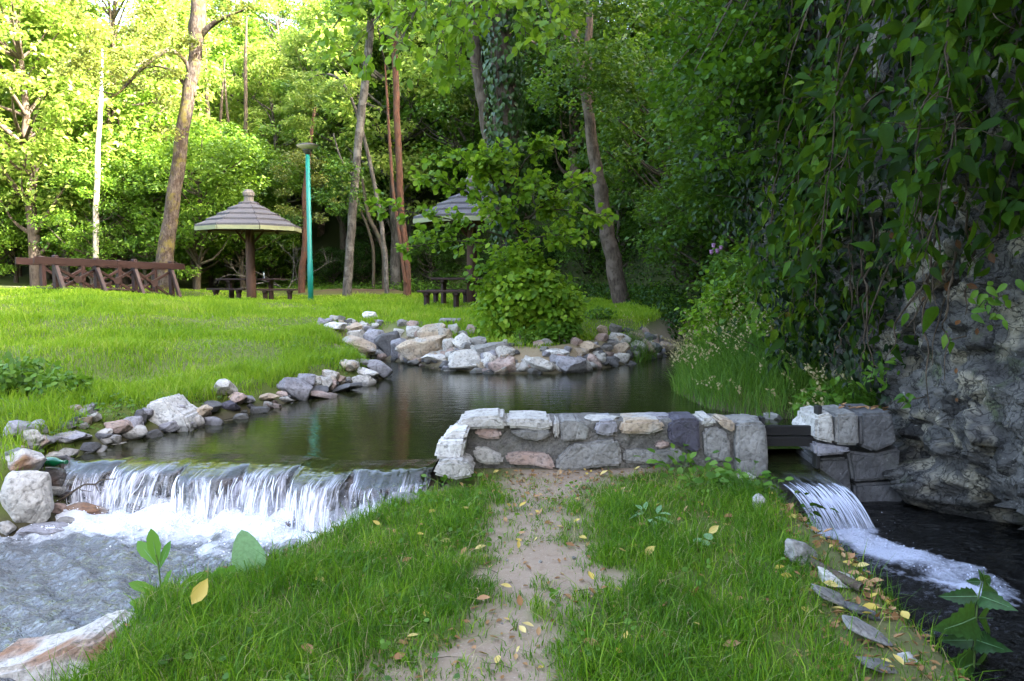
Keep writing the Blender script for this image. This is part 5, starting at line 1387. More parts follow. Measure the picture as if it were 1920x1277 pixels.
tag(link('boughs', tubes('boughs', [(P - gb0, r) for P, r in segs], M['bark_dark'], 5), gt), None, None, None, 'stuff')
C, D, N, S = leaves_at(spt, 2, .05, .135, gb0, .35)
V, F = leaf_cloud(C, D, N, S, 'oval')
tag(link('bough_leaves', mesh_np('bough_leaves', V, F, LEAF['alder']), gt), None, None, None, 'stuff')

# ivy wrapped round its right stem
iv = thing('climbing_ivy', 'dark ivy wrapped around the right stem of the bank tree', 'ivy', gt.location)
n = 3600; k = rng.uniform(3, 27, n); i0 = k.astype(int); f = (k - i0)[:, None]
Pc = G0[0][i0] * (1 - f) + G0[0][np.minimum(i0 + 1, 29)] * f; rr_ = G0[1][i0] + rng.uniform(.0, .12, n) + .04
a = rng.uniform(0, 2 * np.pi, n); o = np.stack([np.cos(a), np.sin(a), 0 * a], -1)
C = Pc + o * rr_[:, None] - gb0; D = o * .25 + rng.normal(0, .3, (n, 3)); D[:, 2] -= 1.0
leaf_set(iv, C, unit(D), o + rng.normal(0, .25, (n, 3)), rng.uniform(.08, .14, n), 'heart', LEAF['ivyclimb'], 300, C[:, 1])
link('stem', tubes('stem', [(G0[0][1:27] - gb0 + np.array([-.12, -G0[1].max() * .75, 0]) + rng.normal(0, .02, (26, 3)), np.linspace(.022, .01, 26))], M['ivystem'], 6), iv)

# dense bush round its foot
def bush(name, label, c, r, n, size, shape, leaf, nparts, seedn=0, stems=10, cat='bush'):
    t = thing(name, label, cat, c)
    segs = []
    for _ in range(stems):
        e = rng.normal(0, .45, 3) * r; e[2] = rng.uniform(.5, 1.6) * r[2]
        segs.append((spline([np.array([e[0] * .15, e[1] * .15, -.1]), e * .55 + rng.normal(0, .04, 3), e], 8), np.linspace(.016, .004, 8)))
    link('stems', tubes('stems', segs, M['twig'], 5), t)
    g = unit(rng.normal(size=(n, 3))) * (rng.uniform(.35, 1, (n, 1)) ** .6)
    lump = .50 + .95 * (vn3(g[:, 0] * 3.0 + 7 + seedn, g[:, 1] * 3.0, g[:, 2] * 3.0)) + .25 * (vn3(g[:, 0] * 8 + seedn, g[:, 1] * 8, g[:, 2] * 8) - .5)
    P = g * r * lump[:, None]; P[:, 2] += r[2] * .95; ok = P[:, 2] > -.15; P = P[ok]; g = g[ok]; m = len(P)
    D = g * .6 + rng.normal(0, .5, (m, 3)); D[:, 2] -= .25; N = g * .6 + rng.normal(0, .4, (m, 3)); N[:, 2] += .7
    leaf_set(t, P, unit(D), N, rng.uniform(.6, 1.25, m) * size, shape, leaf, nparts, P[:, 1] - .5 * P[:, 2])
    return t
p = on_y(978, 655, 13.5)
bush('bush', 'dense rounded dark green bush around the foot of the bank tree', (p.x, 13.5, gz(p.x, 13.5) - .1), np.array([.82, .75, .92]), 5600, .10, 'round', LEAF['alder'], 300)
p = on_y(1035, 640, 13.2)
bush('bush', 'spreading side shoots right of the big bank bush', (p.x, 13.2, gz(p.x, 13.2)), np.array([.55, .5, .50]), 1900, .095, 'round', LEAF['alder'], 120, 13, 7)
p = on_y(1045, 672, 12.9)
bush('bush', 'low leafy clump spilling over the rocks right of the big bush', (p.x, 12.9, gz(p.x, 12.9)), np.array([.36, .3, .22]), 700, .08, 'round', LEAF['weed'], 80, 3, 4)
p = on_y(985, 675, 12.5)
bush('bush', 'small light green clump among the rocks below the big bush', (p.x, 12.5, gz(p.x, 12.5)), np.array([.20, .2, .14]), 300, .06, 'oval', LEAF['weed'], 60, 5, 4)
p = on_y(1125, 605, 15.8)
bush('bush', 'low pale weed patch on the grass right of the big bush', (p.x, 15.8, gz(p.x, 15.8)), np.array([.30, .3, .13]), 300, .07, 'oval', LEAF['weed'], 40, 6, 4)
p = on_y(25, 790, 8.0)
bush('bush', 'dark leafy weed clump at the left edge above the boulders', (p.x, 8.0, gz(p.x, 8.0)), np.array([.42, .4, .20]), 700, .085, 'oval', LEAF['weed'], 120, 8, 5)
p = on_y(120, 790, 7.7)
bush('bush', 'leafy weed clump hanging over the ledge rock on the left bank', (p.x, 7.7, gz(p.x, 7.7)), np.array([.26, .25, .14]), 350, .075, 'oval', LEAF['weed'], 80, 9, 5)

# ------------------------------------------------------------------ ivy curtain over the cliff
ivc = thing('ivy_curtain', 'hanging curtain of ivy draped over the cliff at the upper right', 'ivy', (3.2, 6.0, 2.0))
ib = np.array(ivc.location)
segs, spt = [], []
ri = random.Random(21)
def curtain_x(y): return np.interp(y, [3.6, 4.6, 6, 7.5, 9.5, 11], [2.95, 2.95, 2.75, 2.45, 2.05, 2.0])
for k in range(88):
    y = ri.choice([4.2, 4.75, 5.2, 5.9, 6.5, 7.1, 7.8]) + ri.gauss(0, .22); x = float(curtain_x(y)) + ri.uniform(-.15, .95)
    ztop = ri.uniform(2.6, 5.6); zl = max(1.75 + max(0, y - 6.5) * .22, ztop - ri.uniform(.8, 2.2)) + ri.uniform(-.1, .5)
    if 6.4 < y < 8.6: zl = zl - ri.uniform(.3, 1.2); x = x + .35
    if ztop - zl < .3: continue
    p0 = np.array([x + .35, y, ztop]); p2 = np.array([x - ri.uniform(.0, .3), y + ri.gauss(0, .2), zl])
    P = spline([p0, (p0 + p2) / 2 + np.array([-.16, ri.gauss(0, .12), .1]), p2], 12)
    segs.append((P + rng.normal(0, .012, P.shape), np.linspace(.012, .004, 12)))
    for i in range(1, 12):
        grow(P[i], np.array([ri.gauss(-.4, .6), ri.gauss(-.2, .6), ri.gauss(-.4, .4)]), ri.uniform(.15, .4), .004, 0, segs, spt, .25, (0, 0, -.35), 4)
tag(link('stems', tubes('stems', [(P - ib, r) for P, r in segs], M['ivystem'], 4), ivc), None, None, None, 'stuff')
C, D, N, S = leaves_at(spt, 2, .06, .15, ib, 1.0)
S = S * rng.choice([.45, .6, .8, 1.0, 1.15], len(S))
N = N * .9 + rng.normal(0, .6, N.shape) + np.array([-.25, -.4, .1]); D = unit(D + rng.normal(0, .35, D.shape))
leaf_set(ivc, C, D, N, S, 'ivy', LEAF['ivy'], 300, (C[:, 1] * 1.0 + C[:, 0] * .8) - S * 10 + np.where(C[:, 2] > 2.6, 50, 0))
# inner leaf layer against the rock, coloured near black as the curtain's shade
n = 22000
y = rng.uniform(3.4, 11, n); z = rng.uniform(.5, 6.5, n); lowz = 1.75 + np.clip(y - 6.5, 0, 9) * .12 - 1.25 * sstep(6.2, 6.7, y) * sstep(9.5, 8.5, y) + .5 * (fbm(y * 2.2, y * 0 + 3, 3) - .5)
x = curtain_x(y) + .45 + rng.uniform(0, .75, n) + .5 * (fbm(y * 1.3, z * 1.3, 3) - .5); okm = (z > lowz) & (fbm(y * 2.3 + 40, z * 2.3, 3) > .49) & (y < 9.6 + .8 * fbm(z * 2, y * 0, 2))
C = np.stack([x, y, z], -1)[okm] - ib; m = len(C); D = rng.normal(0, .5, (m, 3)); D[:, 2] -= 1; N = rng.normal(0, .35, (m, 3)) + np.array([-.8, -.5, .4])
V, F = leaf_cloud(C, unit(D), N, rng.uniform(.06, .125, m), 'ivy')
tag(link('inner_leaves', mesh_np('inner_leaves', V, F, LEAF['ivyshade']), ivc), None, None, None, 'stuff')
# fine-leaved boughs arching out over the bank from the cliff, left of the ivy
ob = thing('overhanging_tree', 'fine leaved boughs arching from the cliff over the right bank', 'tree', (3.9, 9.6, gz(3.9, 9.6)))
o0 = np.array(ob.location); root_ = [np.zeros(3), np.array([-.1, .1, 1.8]), np.array([-.25, .0, 3.6]), np.array([-.3, -.1, 5.6])]
RT = spline(root_, 20); link('trunk', tubes('trunk', [(RT, np.linspace(.11, .05, 20))], M['bark_dark'], 9), ob)
segs, PPs = [], []
for k in range(64):
    i = ri.randrange(8, 20); e = np.array(on_y(ri.uniform(1230, 1480), ri.uniform(-60, 330), ri.uniform(7.6, 10.8))) - o0
    if e[2] < 1.6 + .35 * max(0, -e[0] - .8): continue
    segs.append((spline([RT[i], (RT[i] + e) / 2 + np.array([0, 0, .25]), e], 9), np.linspace(.022, .004, 9)))
    for t in (.62, .8, 1.0):
        m = 46; c = RT[i] * (1 - t) + e * t + np.array([0, 0, .5 * t * (1 - t)]); g = unit(rng.normal(size=(m, 3))) * rng.random((m, 1)) ** .5
        PPs.append(c + g * np.array([.30, .30, .14]))
tag(link('branches', tubes('branches', segs, M['bark_dark'], 5), ob), None, None, None, 'stuff')
PP = np.concatenate(PPs); D_, N_ = leaf_frames(len(PP), .5)
leaf_set(ob, PP, D_, N_, rng.uniform(.055, .10, len(PP)), 'oval', LEAF['slopeleaf'], 120, PP[:, 1])
# roots and dry shoots hanging on the rock
for k in range(16):
    y = ri.uniform(4.9, 7.2); z0_ = ri.uniform(1.5, 2.2); P = [np.array([3.1 + ri.uniform(-.1, .1), y, z0_])]
    for j in range(7): P.append(P[-1] + np.array([ri.gauss(-.004, .03), ri.gauss(0, .06), -ri.uniform(.05, .18)]))
    link('root', tubes('root', [(spline(P, 16) - ib, np.linspace(.011, .003, 16))], M['ivystem'], 5), ivc)
# leafy sprigs on the rock face
for lab, y, z, n, leaf in [('bright green ivy sprig on the rock at the right edge', 5.05, 1.45, 26, 'weed'), ('fern-like sprig where the rock meets the pier', 6.6, .78, 34, 'weed'), ('small green sprig in a crack of the rock', 6.0, .62, 9, 'weed'),
                           ('single shiny leaf pair on the pale rock', 5.45, 1.15, 4, 'weed'), ('leafy tuft on the rock under the ivy curtain', 6.7, 1.35, 30, 'ivy')]:
    t = thing('rock_sprig', lab, 'plant', (3.12, y, z))
    C = rng.normal(0, .085 if n > 12 else .04, (n, 3)) * np.array([.7, 1.2, .8]); D = rng.normal(0, .6, (n, 3)); D[:, 2] -= .5
    leaf_parts('leaf', single_leaf('leaf', 'ivy' if n < 30 else 'long', LEAF[leaf]), C, unit(D), rng.normal(0, .3, (n, 3)) + np.array([-.6, -.7, .5]), rng.uniform(.06, .11, n), t)
    link('stem', tubes('stem', [(np.array([[.14, 0, .02], [.05, 0, 0], [-.02, .0, -.02], [-.05, .02, -.08]]), np.array([.006, .005, .004, .002]))], M['ivystem'], 5), t)
# dry brown leaves caught on the rock
n = 13; y = np.where(rng.random(13) < .6, rng.normal(5.3, .12, 13), rng.uniform(4.9, 6.7, 13)); z = np.where(rng.random(n) < .7, rng.uniform(1.2, 2.1, n), rng.uniform(.2, 1.2, n))
me = single_leaf('dry_leaf', 'fall', LEAF['cliffleaf'])
for yy, zz in zip(y, z):
    tag(link('dry_leaf', me, None, (3.08 + rng.uniform(-.06, .1), yy, zz), frame_euler(rng.normal(0, .5, 3) + np.array([0, 0, -1]), (-.7, -.7, .3)), (rng.uniform(.04, .085),) * 3), 'dry brown leaf caught on the cliff below the ivy', 'leaf', 'dry leaves on the cliff')
# dark bare bough crossing in front of the right slope
P = spline(px_poly([(1530, 330, 9.4), (1490, 375, 9.4), (1440, 412, 9.3), (1415, 440, 9.3), (1405, 480, 9.3)]), 18)
bo = thing('bare_bough', 'dark bare bough hanging above the tall weeds', 'branch', (0, 0, 0))
link('main_stem', tubes('main_stem', [(P, np.linspace(.03, .008, 18))], M['bark_dark'], 7), bo)
link('twig', tubes('twig', [(spline(px_poly([(1480, 382, 9.4), (1400, 372, 9.3), (1340, 366, 9.2)]), 12), np.linspace(.014, .004, 12))], M['bark_dark'], 5), bo)

# ------------------------------------------------------------------ right bank weeds
def blades(X, Y, Z, h, w, lean, seed=0):
    n = len(X); a = rng.uniform(0, 2 * np.pi, n); c, s = np.cos(a), np.sin(a)
    la = rng.uniform(0, 2 * np.pi, n); lx, ly = np.cos(la) * lean * h, np.sin(la) * lean * h
    b = np.stack([X, Y, Z], -1); wv = np.stack([c * w, s * w, 0 * w], -1) / 2
    m1 = b + np.stack([lx * .22, ly * .22, h * .5], -1); tip = b + np.stack([lx, ly, h * np.sqrt(np.clip(1 - .55 * lean ** 2, .15, 1))], -1)
    V = np.stack([b - wv, b + wv, m1 + wv * .8, m1 - wv * .8, tip], 1).reshape(-1, 3)
    F = (np.array([(0, 1, 2), (0, 2, 3), (3, 2, 4)])[None] + (np.arange(n) * 5)[:, None, None]).reshape(-1, 3)
    return V, F
n = 26000
x = rng.uniform(2.0, 4.3, n); y = rng.uniform(7.0, 14, n); dp = sdf(POND_POLY, x, y)
okm = (dp > -.10) & (x > 2.1) & (x < 4.5); x, y, dp = x[okm], y[okm], dp[okm]; z = height(x, y)
h = rng.uniform(.35, .75, len(x)) * np.clip(.6 + dp * .7, .55, 1.3)
V, F = blades(x, y, z - .03, h, rng.uniform(.005, .011, len(x)), rng.uniform(.2, .95, len(x)))
tag(link('tall_grass', mesh_np('tall_grass', V, F, GRASS['tall'])), 'tall rank grass on the right bank of the pond', None, None, 'stuff')
n = 420; k = rng.integers(0, len(x), n); bx, by_, bz, hh = x[k], y[k], z[k], h[k] * 1.25 + .15
C, Dd = [], []
for j in range(n):
    l = rng.normal(0, .16, 2) + np.array([-.12, -.05])
    for q_ in range(9):
        t = .62 + .38 * q_ / 8; C.append((bx[j] + l[0] * t * t + rng.normal(0, .012), by_[j] + l[1] * t * t + rng.normal(0, .012), bz[j] + hh[j] * t - .12 * t ** 4)); Dd.append((l[0] + rng.normal(0, .3), l[1] + rng.normal(0, .3), .3))
C = np.array(C); V, F = leaf_cloud(C, np.array(Dd), rand_dirs(len(C)), rng.uniform(.02, .05, len(C)), 'tiny')
tag(link('grass_seed_heads', mesh_np('grass_seed_heads', V, F, GRASS['seed'])), 'pale seed heads of the tall bank grass', None, None, 'stuff')
for lab, px, py, D, r, n, sz, lf in [('bright leafy shrub leaning to the pond above the tall grass', 1400, 640, 10.6, (.65, .6, .72), 3000, .085, 'alder'), ('pale green shrub at the upstream tip of the right bank', 1345, 655, 11.8, (.5, .5, .5), 1800, .085, 'alder'), ('light shrub in the middle of the right bank weeds', 1500, 690, 9.2, (.55, .5, .62), 2400, .08, 'alder'),  # brighter alder leaf makes the front shrubs look lit under the crown
                                     ('leafy bramble thicket rising behind the tall bank grass', 1480, 640, 10.2, (.9, .9, .95), 4200, .085, 'weed'), ('dark thicket against the cliff above the tall grass', 1590, 700, 8.6, (.6, .9, .85), 3200, .085, 'ivy'),
                                     ('tangled shrub at the far end of the right bank', 1400, 640, 12.6, (.8, .8, .9), 3000, .09, 'weed'), ('low broad leaved weeds at the right bank by the sluice', 1580, 770, 7.4, (.4, .4, .22), 700, .08, 'weed')]:
    p = on_y(px, py, D); bush('bush', lab, (p.x, D, gz(p.x, D) - .05), np.array(r), n, sz, 'oval', LEAF[lf], 60, len(lab), 12)
th = thing('thistle', 'thistle with pale purple flower heads leaning over the weeds', 'plant', on_y(1470, 640, 9.4))
tb = np.array(th.location); segs = []; heads = [(1338, 462), (1345, 472), (1352, 466), (1368, 512), (1334, 474), (1490, 520), (1512, 515)]
for a, b in heads:
    e = np.array(on_y(a, b, 9.2)); segs.append((spline([np.zeros(3), (e - tb) * .5 + np.array([.05, 0, .12]), e - tb], 10), np.linspace(.008, .003, 10)))
for sg in segs: link('stem', tubes('stem', [sg], M['stalk'], 5), th)
pm = plain_mat('thistle_purple', (.30, .16, .30), .7)
for a, b in heads:
    link('flower_head', bm_mesh('flower_head', lathe([(.008, -.02), (.022, -.004), (.020, .01), (.028, .03), (.015, .035)], 9), pm), th, np.array(on_y(a, b, 9.2)) - tb)

# ------------------------------------------------------------------ undergrowth at the foot of the wood
n = 90000
x = rng.uniform(-24, 9, n); y = rng.uniform(20, 40, n); d = -sdf(HILL, x, y)
okm = (d > -3.4 + 2.4 * sstep(-10, 2, x)) & (d < 5) & (np.abs(x) < .75 * y) & (mound_mask(x, y) < .3) & (road_mask(x, y) < .2)
x, y, d = x[okm], y[okm], d[okm]; z = height(x, y); lump = fbm(x * .9, y * .9, 3)
hh = np.clip((lump - .28) * 1.6, .05, 1.1) * sstep(-3.4, -1.5, d + .0 * x + 2.4 * (1 - sstep(-10, 2, x)) * 0) * (rng.random(len(x)) ** .6)
C = np.stack([x, y, z + hh], -1); m = len(C); D, N = leaf_frames(m, .2)
V, F = leaf_cloud(C, D, N, rng.uniform(.07, .17, m), 'tiny')
tag(link('undergrowth', mesh_np('undergrowth', V, F, LEAF['weed'])), 'low green undergrowth along the foot of the wood', None, None, 'stuff')
n = 42000
x = rng.uniform(2.6, 12, n); y = rng.uniform(9.5, 34, n); d = -sdf(HILL, x, y); okm = (d > -1.7) & (d < 6) & (sdf(POND_POLY, x, y) > .1); x, y = x[okm], y[okm]
C = np.stack([x, y, height(x, y) + rng.random(len(x)) ** 2 * .6], -1); m = len(C); D, N = leaf_frames(m, .5); N[:, 0] -= .6
V, F = leaf_cloud(C, D, N, rng.uniform(.07, .15, m), 'tiny')
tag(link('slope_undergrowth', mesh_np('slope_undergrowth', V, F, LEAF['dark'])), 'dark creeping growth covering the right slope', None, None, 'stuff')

# dead brushwood under the shelter's right side
br = thing('brushwood', 'tangle of dead pale twigs at the wood edge behind the clear shelter', 'brushwood', (on_y(520, 500, 31).x, 31, gz(-9.4, 31)))
segs, spt = [], []
for _ in range(7): grow((random.uniform(-.8, .8), random.uniform(-.4, .4), random.uniform(.1, .5)), (random.gauss(0, 1), random.gauss(0, .3), random.uniform(.1, .7)), random.uniform(1.2, 2.2), .022, 2, segs, spt, .22, (0, 0, 0), 6, 3, .5, .7)
link('twigs', tubes('twigs', segs, M['bark_grey'], 4), br)['kind'] = 'stuff'

# ------------------------------------------------------------------ grass
def in_view(x, y, m=.7): return np.abs(x) < .70 * y + m
def grass(name, label, n, x0, x1, y0, y1, ok, hgt, wid, lean, mat):
    x = rng.uniform(x0, x1, n); y = y0 + (y1 - y0) * rng.random(n) ** 1.0
    k = ok(x, y); x, y = x[k], y[k]; z = height(x, y)
    k = (z > -.27); x, y, z = x[k], y[k], z[k]
    V, F = blades(x, y, z - .01, hgt(x, y), wid(x, y), lean(len(x)))
    tag(link(name, mesh_np(name, V, F, mat)), label, None, None, 'stuff')
def ok_near(x, y):
    dw = np.minimum(sdf(STREAM, x, y), sdf(CHAN, x, y)); pm_ = path_mask(x, y)
    pr = np.clip(1.0 - pm_ * .985 + .62 * sstep(4.3, 4.7, y) * sstep(5.75, 5.4, y) * sstep(.38, .55, fbm(x * 5, y * 5, 3)) + .60 * sstep(.48, .62, fbm(x * 6 + 20, y * 6, 3)), .0, 1) ** 1.4 * np.clip(.12 + 1.9 * (fbm(x * 3.3 + 9, y * 3.3, 4) - .22), .10, 1)
    xb = np.interp(y, [3, 3.6, 4.15, 4.75, 5.6], [1.24, 1.42, 1.55, 1.70, 1.86])
    pr = pr * (1 - .92 * sstep(-.06, .20, x - xb + (fbm(x * 4, y * 4, 2) - .5) * .3))
    wall_ = (y > 6.02) | ((y > 5.62) & (x < -.25) & (x > -.75))
    return (dw > .015) & in_view(x, y) & (rng.random(len(x)) < pr) & ~wall_ & (x > -2.7) & (x < 2.2) & (sdf(POND_POLY, x, y) > .05)
def h_near(x, y):
    pm_ = path_mask(x, y)
    return (.03 + .15 * fbm(x * 1.8, y * 1.8, 3) ** 1.3 + .10 * (rng.random(len(x)) < .06)) * rng.uniform(.5, 1.4, len(x)) * (1 - .62 * pm_) * (1 - .30 * sstep(.30, .0, np.abs(sdf(STREAM, x, y)))) * (1 - .4 * sstep(4.9, 6, y))
grass('path_grass', 'lush green grass growing on both sides of the earth path', 210000, -2.6, 2.2, 2.3, 6.3, ok_near, h_near, lambda x, y: rng.uniform(.0025, .0068, len(x)), lambda n: rng.uniform(.15, 1.1, n), GRASS['near'])
grass('dry_straw', 'dry straw blades scattered through the path strip grass', 9000, -2.6, 2.2, 2.3, 6.0, ok_near, lambda x, y: rng.uniform(.05, .17, len(x)), lambda x, y: rng.uniform(.002, .004, len(x)), lambda n: rng.uniform(.6, 1.25, n), GRASS['seed'])
n = 9000; x = rng.uniform(-2.4, 2.1, n); y = rng.uniform(2.4, 6.0, n); k = ok_near(x, y) & (fbm(x * 2.2 + 50, y * 2.2, 3) > .52); x, y = x[k], y[k]
C = np.stack([x, y, height(x, y) + rng.uniform(.015, .07, len(x))], -1); D_, N_ = leaf_frames(len(C), .0); V, F = leaf_cloud(C, D_, N_, rng.uniform(.015, .04, len(C)), 'round')
tag(link('clover', mesh_np('clover', V, F, LEAF['weed'])), 'small clover leaves in patches of the path strip grass', None, None, 'stuff')
def ok_lawn(x, y):
    dp = np.minimum(sdf(POND_POLY, x, y), sdf(STREAM, x, y)); d = -sdf(HILL, x, y)
    return (dp > .06 + .3 * fbm(x * 1.4, y * 1.4, 2) * (x < -2) + .55 * sstep(-3, -2, x) * sstep(11, 13, y)) & (d < -.3) & (in_view(x, y, 1.2) | ((y < 14) & in_view(x, y, 4.0))) & (mound_mask(x, y) < .4) & (road_mask(x, y) < .4) & (rng.random(len(x)) < np.clip(9.5 / y, .25, 1.0) * np.clip(.35 + 2.2 * (fbm(x * .8 + 3, y * .8, 4) - .25), .25, 1)) & ((y > 12.2) | (x < -1.2))
grass('lawn_grass', 'bright green lawn grass of the left and far banks', 540000, -16, 5.5, 4.4, 30, ok_lawn, lambda x, y: (.03 + .26 * fbm(x * 1.1, y * 1.1, 4) ** 2.2) * rng.uniform(.6, 1.4, len(x)), lambda x, y: (.0035 + .0008 * y) * rng.uniform(.7, 1.3, len(x)), lambda n: rng.uniform(.15, .9, n), GRASS['lawn'])
# long tufts along the left bank
def ok_tuft(x, y):
    dp = np.minimum(sdf(POND_POLY, x, y), sdf(STREAM, x, y))
    return (dp > .18) & (dp < 1.1) & (x < -1.6) & in_view(x, y, 1) & (fbm(x * 2.1 + 8, y * 2.1, 3) > .50)
grass('bank_tufts', 'longer grass tufts along the left bank', 60000, -7, -1.5, 6.2, 13, ok_tuft, lambda x, y: rng.uniform(.10, .28, len(x)), lambda x, y: rng.uniform(.005, .009, len(x)), lambda n: rng.uniform(.2, .9, n), GRASS['lawn'])
n = 26000; x = rng.uniform(-7, -1.5, n); y = rng.uniform(6.2, 13, n); dp = np.minimum(sdf(POND_POLY, x, y), sdf(STREAM, x, y))
okm = (dp > .1) & (dp < 1.3) & (fbm(x * 1.7, y * 1.7, 3) > .5); x, y = x[okm], y[okm]
C = np.stack([x, y, height(x, y) + rng.random(len(x)) * .09], -1); D, N = leaf_frames(len(C), .1)
V, F = leaf_cloud(C, D, N, rng.uniform(.025, .06, len(C)), 'tiny')
tag(link('creeping_weeds', mesh_np('creeping_weeds', V, F, LEAF['light'])), 'yellowish creeping weeds along the left bank', None, None, 'stuff')

# ------------------------------------------------------------------ weeds and leaves on the path strip
def sprout(lab, px, py, D, n, sz, spread, leaf='weed', shape='oval', cat='plant', name='weed_plant', hgt=.10):
    p = on_y(px, py, D); z = gz(p.x, D); t = thing(name, lab, cat, (p.x, D, z))
    C = rng.normal(0, spread, (n, 3)); C[:, 2] = rng.uniform(.03, hgt, n); D_ = C * np.array([1, 1, .2]) / spread + rng.normal(0, .4, (n, 3)); D_[:, 2] += .1
    leaf_parts('leaf', single_leaf('leaf', shape, LEAF[leaf]), C, unit(D_), rng.normal(0, .3, (n, 3)) + np.array([0, -.3, 1]), rng.uniform(.7, 1.2, n) * sz, t)
    for c in C[::3]: link('stem', tubes('stem', [(spline([np.array([0, 0, -.02]), c * np.array([.6, .6, .5]), c], 5), np.linspace(.003, .0015, 5))], M['stalk'], 4), t)
sprout('leafy weeds growing against the right part of the wall', 1275, 892, 5.95, 46, .075, .13, hgt=.2)
sprout('leafy weeds trailing over the bank above the sluice fall', 1400, 955, 5.45, 44, .085, .13, hgt=.16)
sprout('ivy trail hanging down the bank beside the sluice fall', 1470, 960, 5.5, 40, .07, .12, 'ivy', 'ivy', hgt=.12)
sprout('small weeds at the left foot of the wall', 850, 905, 5.75, 34, .05, .09, hgt=.13)
sprout('pale green weed sprout in the grass before the wall', 1310, 930, 5.6, 22, .075, .09, hgt=.14)
sprout('blue green thistle rosette in the grass beside the earth path', 1215, 1015, 4.85, 14, .12, .05, 'dock', 'long', hgt=.07)
sprout('single small broad leaved seedling in the grass right of the path', 1333, 1082, 4.4, 3, .07, .015, 'dock', 'round', hgt=.05)
sprout('small weed near the channel bank leaves', 1440, 1150, 4.05, 8, .05, .05, hgt=.08)
sprout('small weed at the bottom of the path grass', 1050, 1200, 3.6, 10, .045, .04, hgt=.06)

def frond(name, lab, cat, px, py, D, leaves, leaf, shape, stem_px, par_z=None):
    """plant with individually placed leaves: (base px, py, tip px, py, normal)"""
    b = np.array(on_y(px, py, D)); t = thing(name, lab, cat, b)
    P = spline(np.array([np.array(on_y(a, c, D)) - b for a, c in stem_px]), 14)
    link('stem', tubes('stem', [(P, np.linspace(.006, .003, 14))], M['stalk'], 6), t)
    me = single_leaf('leaf', shape, LEAF[leaf])
    for (a, c, e, f_, nx, dy) in leaves:
        p0 = np.array(on_y(a, c, D)); p1 = np.array(on_y(e, f_, D + dy)); L = float(np.linalg.norm(p1 - p0))
        o = link('leaf', me, t, p0 - b, frame_euler(p1 - p0, (nx, -1, .35)), (L,) * 3)
        rib = link('midrib', tubes('midrib', [(np.array([[0, 0, .004], [.5, 0, -.02], [.95, 0, -.10]]), np.array([.012, .009, .003]))], LEAF['dock'], 4), o)
    return t
SHAPE['sow'] = leaf_shape([(.12, .05), (.3, .10), (.4, .13), (.55, .17), (.65, .155), (.8, .15), (.9, .08)], .10, .08, .03)
SHAPE['dockleaf'] = leaf_shape([(.06, .22), (.2, .33), (.4, .355), (.6, .30), (.78, .22), (.92, .12)], .06, .12)
SHAPE['nettle'] = leaf_shape([(.05, .12), (.14, .26), (.17, .21), (.27, .29), (.29, .23), (.40, .265), (.42, .20), (.53, .22), (.55, .16), (.66, .165), (.68, .115), (.8, .10), (.9, .04)], .28, .2, 0)
frond('sow_thistle', 'young sow thistle with upright leaves at the stream edge', 'plant', 306, 1160, 3.85,
      [(297, 1062, 282, 992, .3, 0), (299, 1068, 316, 1014, -.4, .02), (296, 1062, 256, 1012, .5, .06), (299, 1108, 240, 1094, .2, -.05), (304, 1108, 318, 1068, -.8, .0), (304, 1135, 240, 1130, .1, -.02), (306, 1125, 312, 1085, .8, .05)], 'thistle', 'sow', [(306, 1180), (303, 1120), (297, 1062), (292, 1040)])
frond('dock_plant', 'dock with one large pale upright leaf at the grass edge', 'plant', 485, 1120, 4.05, [(476, 1078, 452, 994, .15, .03)], 'dock', 'dockleaf', [(488, 1130), (482, 1100), (476, 1078)])
frond('weed_plant', 'weed with flat green leaves reaching over the stream left of the dock', 'plant', 430, 1110, 4.0, [(400, 1090, 335, 1104, .0, -.1), (395, 1090, 442, 1088, .1, -.05), (430, 1082, 405, 1066, .2, 0), (425, 1082, 440, 1060, .2, 0)], 'thistle', 'dockleaf', [(430, 1120), (420, 1100), (398, 1090)])
NT = []
nst = [(1822, 1340), (1826, 1250), (1829, 1190), (1833, 1130), (1842, 1088)]
for (x0, y0, s_, al) in [(1842, 1090, .36, 0), (1836, 1118, .78, 0), (1831, 1158, .78, 1), (1828, 1200, .72, 0), (1826, 1245, .75, 1), (1822, 1290, .7, 0)]:
    if al: NT += [(x0 - 3, y0, x0 - 62 * s_, y0 + 30 * s_, .2, -.22), (x0 + 3, y0, x0 + 58 * s_, y0 + 4 * s_, -.3, .16)]
    else: NT += [(x0 - 3, y0, x0 - 96 * s_, y0 + 2 * s_, .35, .05), (x0 + 3, y0, x0 + 66 * s_, y0 + 22 * s_, -.3, -.2)]
NT += [(1842, 1090, 1838, 1068, .1, 0), (1842, 1090, 1866, 1080, -.2, .04)]
frond('nettle', 'dark green nettle with toothed leaves in the lower right corner', 'plant', 1822, 1330, 3.55, NT, 'nettle', 'nettle', nst)
frond('nettle', 'smaller nettle shoot left of the large nettle, cut by the frame', 'plant', 1775, 1330, 3.5, [(1765, 1262, 1725, 1240, .2, -.1), (1766, 1258, 1795, 1232, -.2, 0), (1768, 1285, 1735, 1290, .2, -.1), (1768, 1288, 1800, 1290, -.2, -.1), (1764, 1250, 1752, 1222, .1, .1)], 'nettle', 'nettle', [(1775, 1340), (1768, 1290), (1764, 1250)])

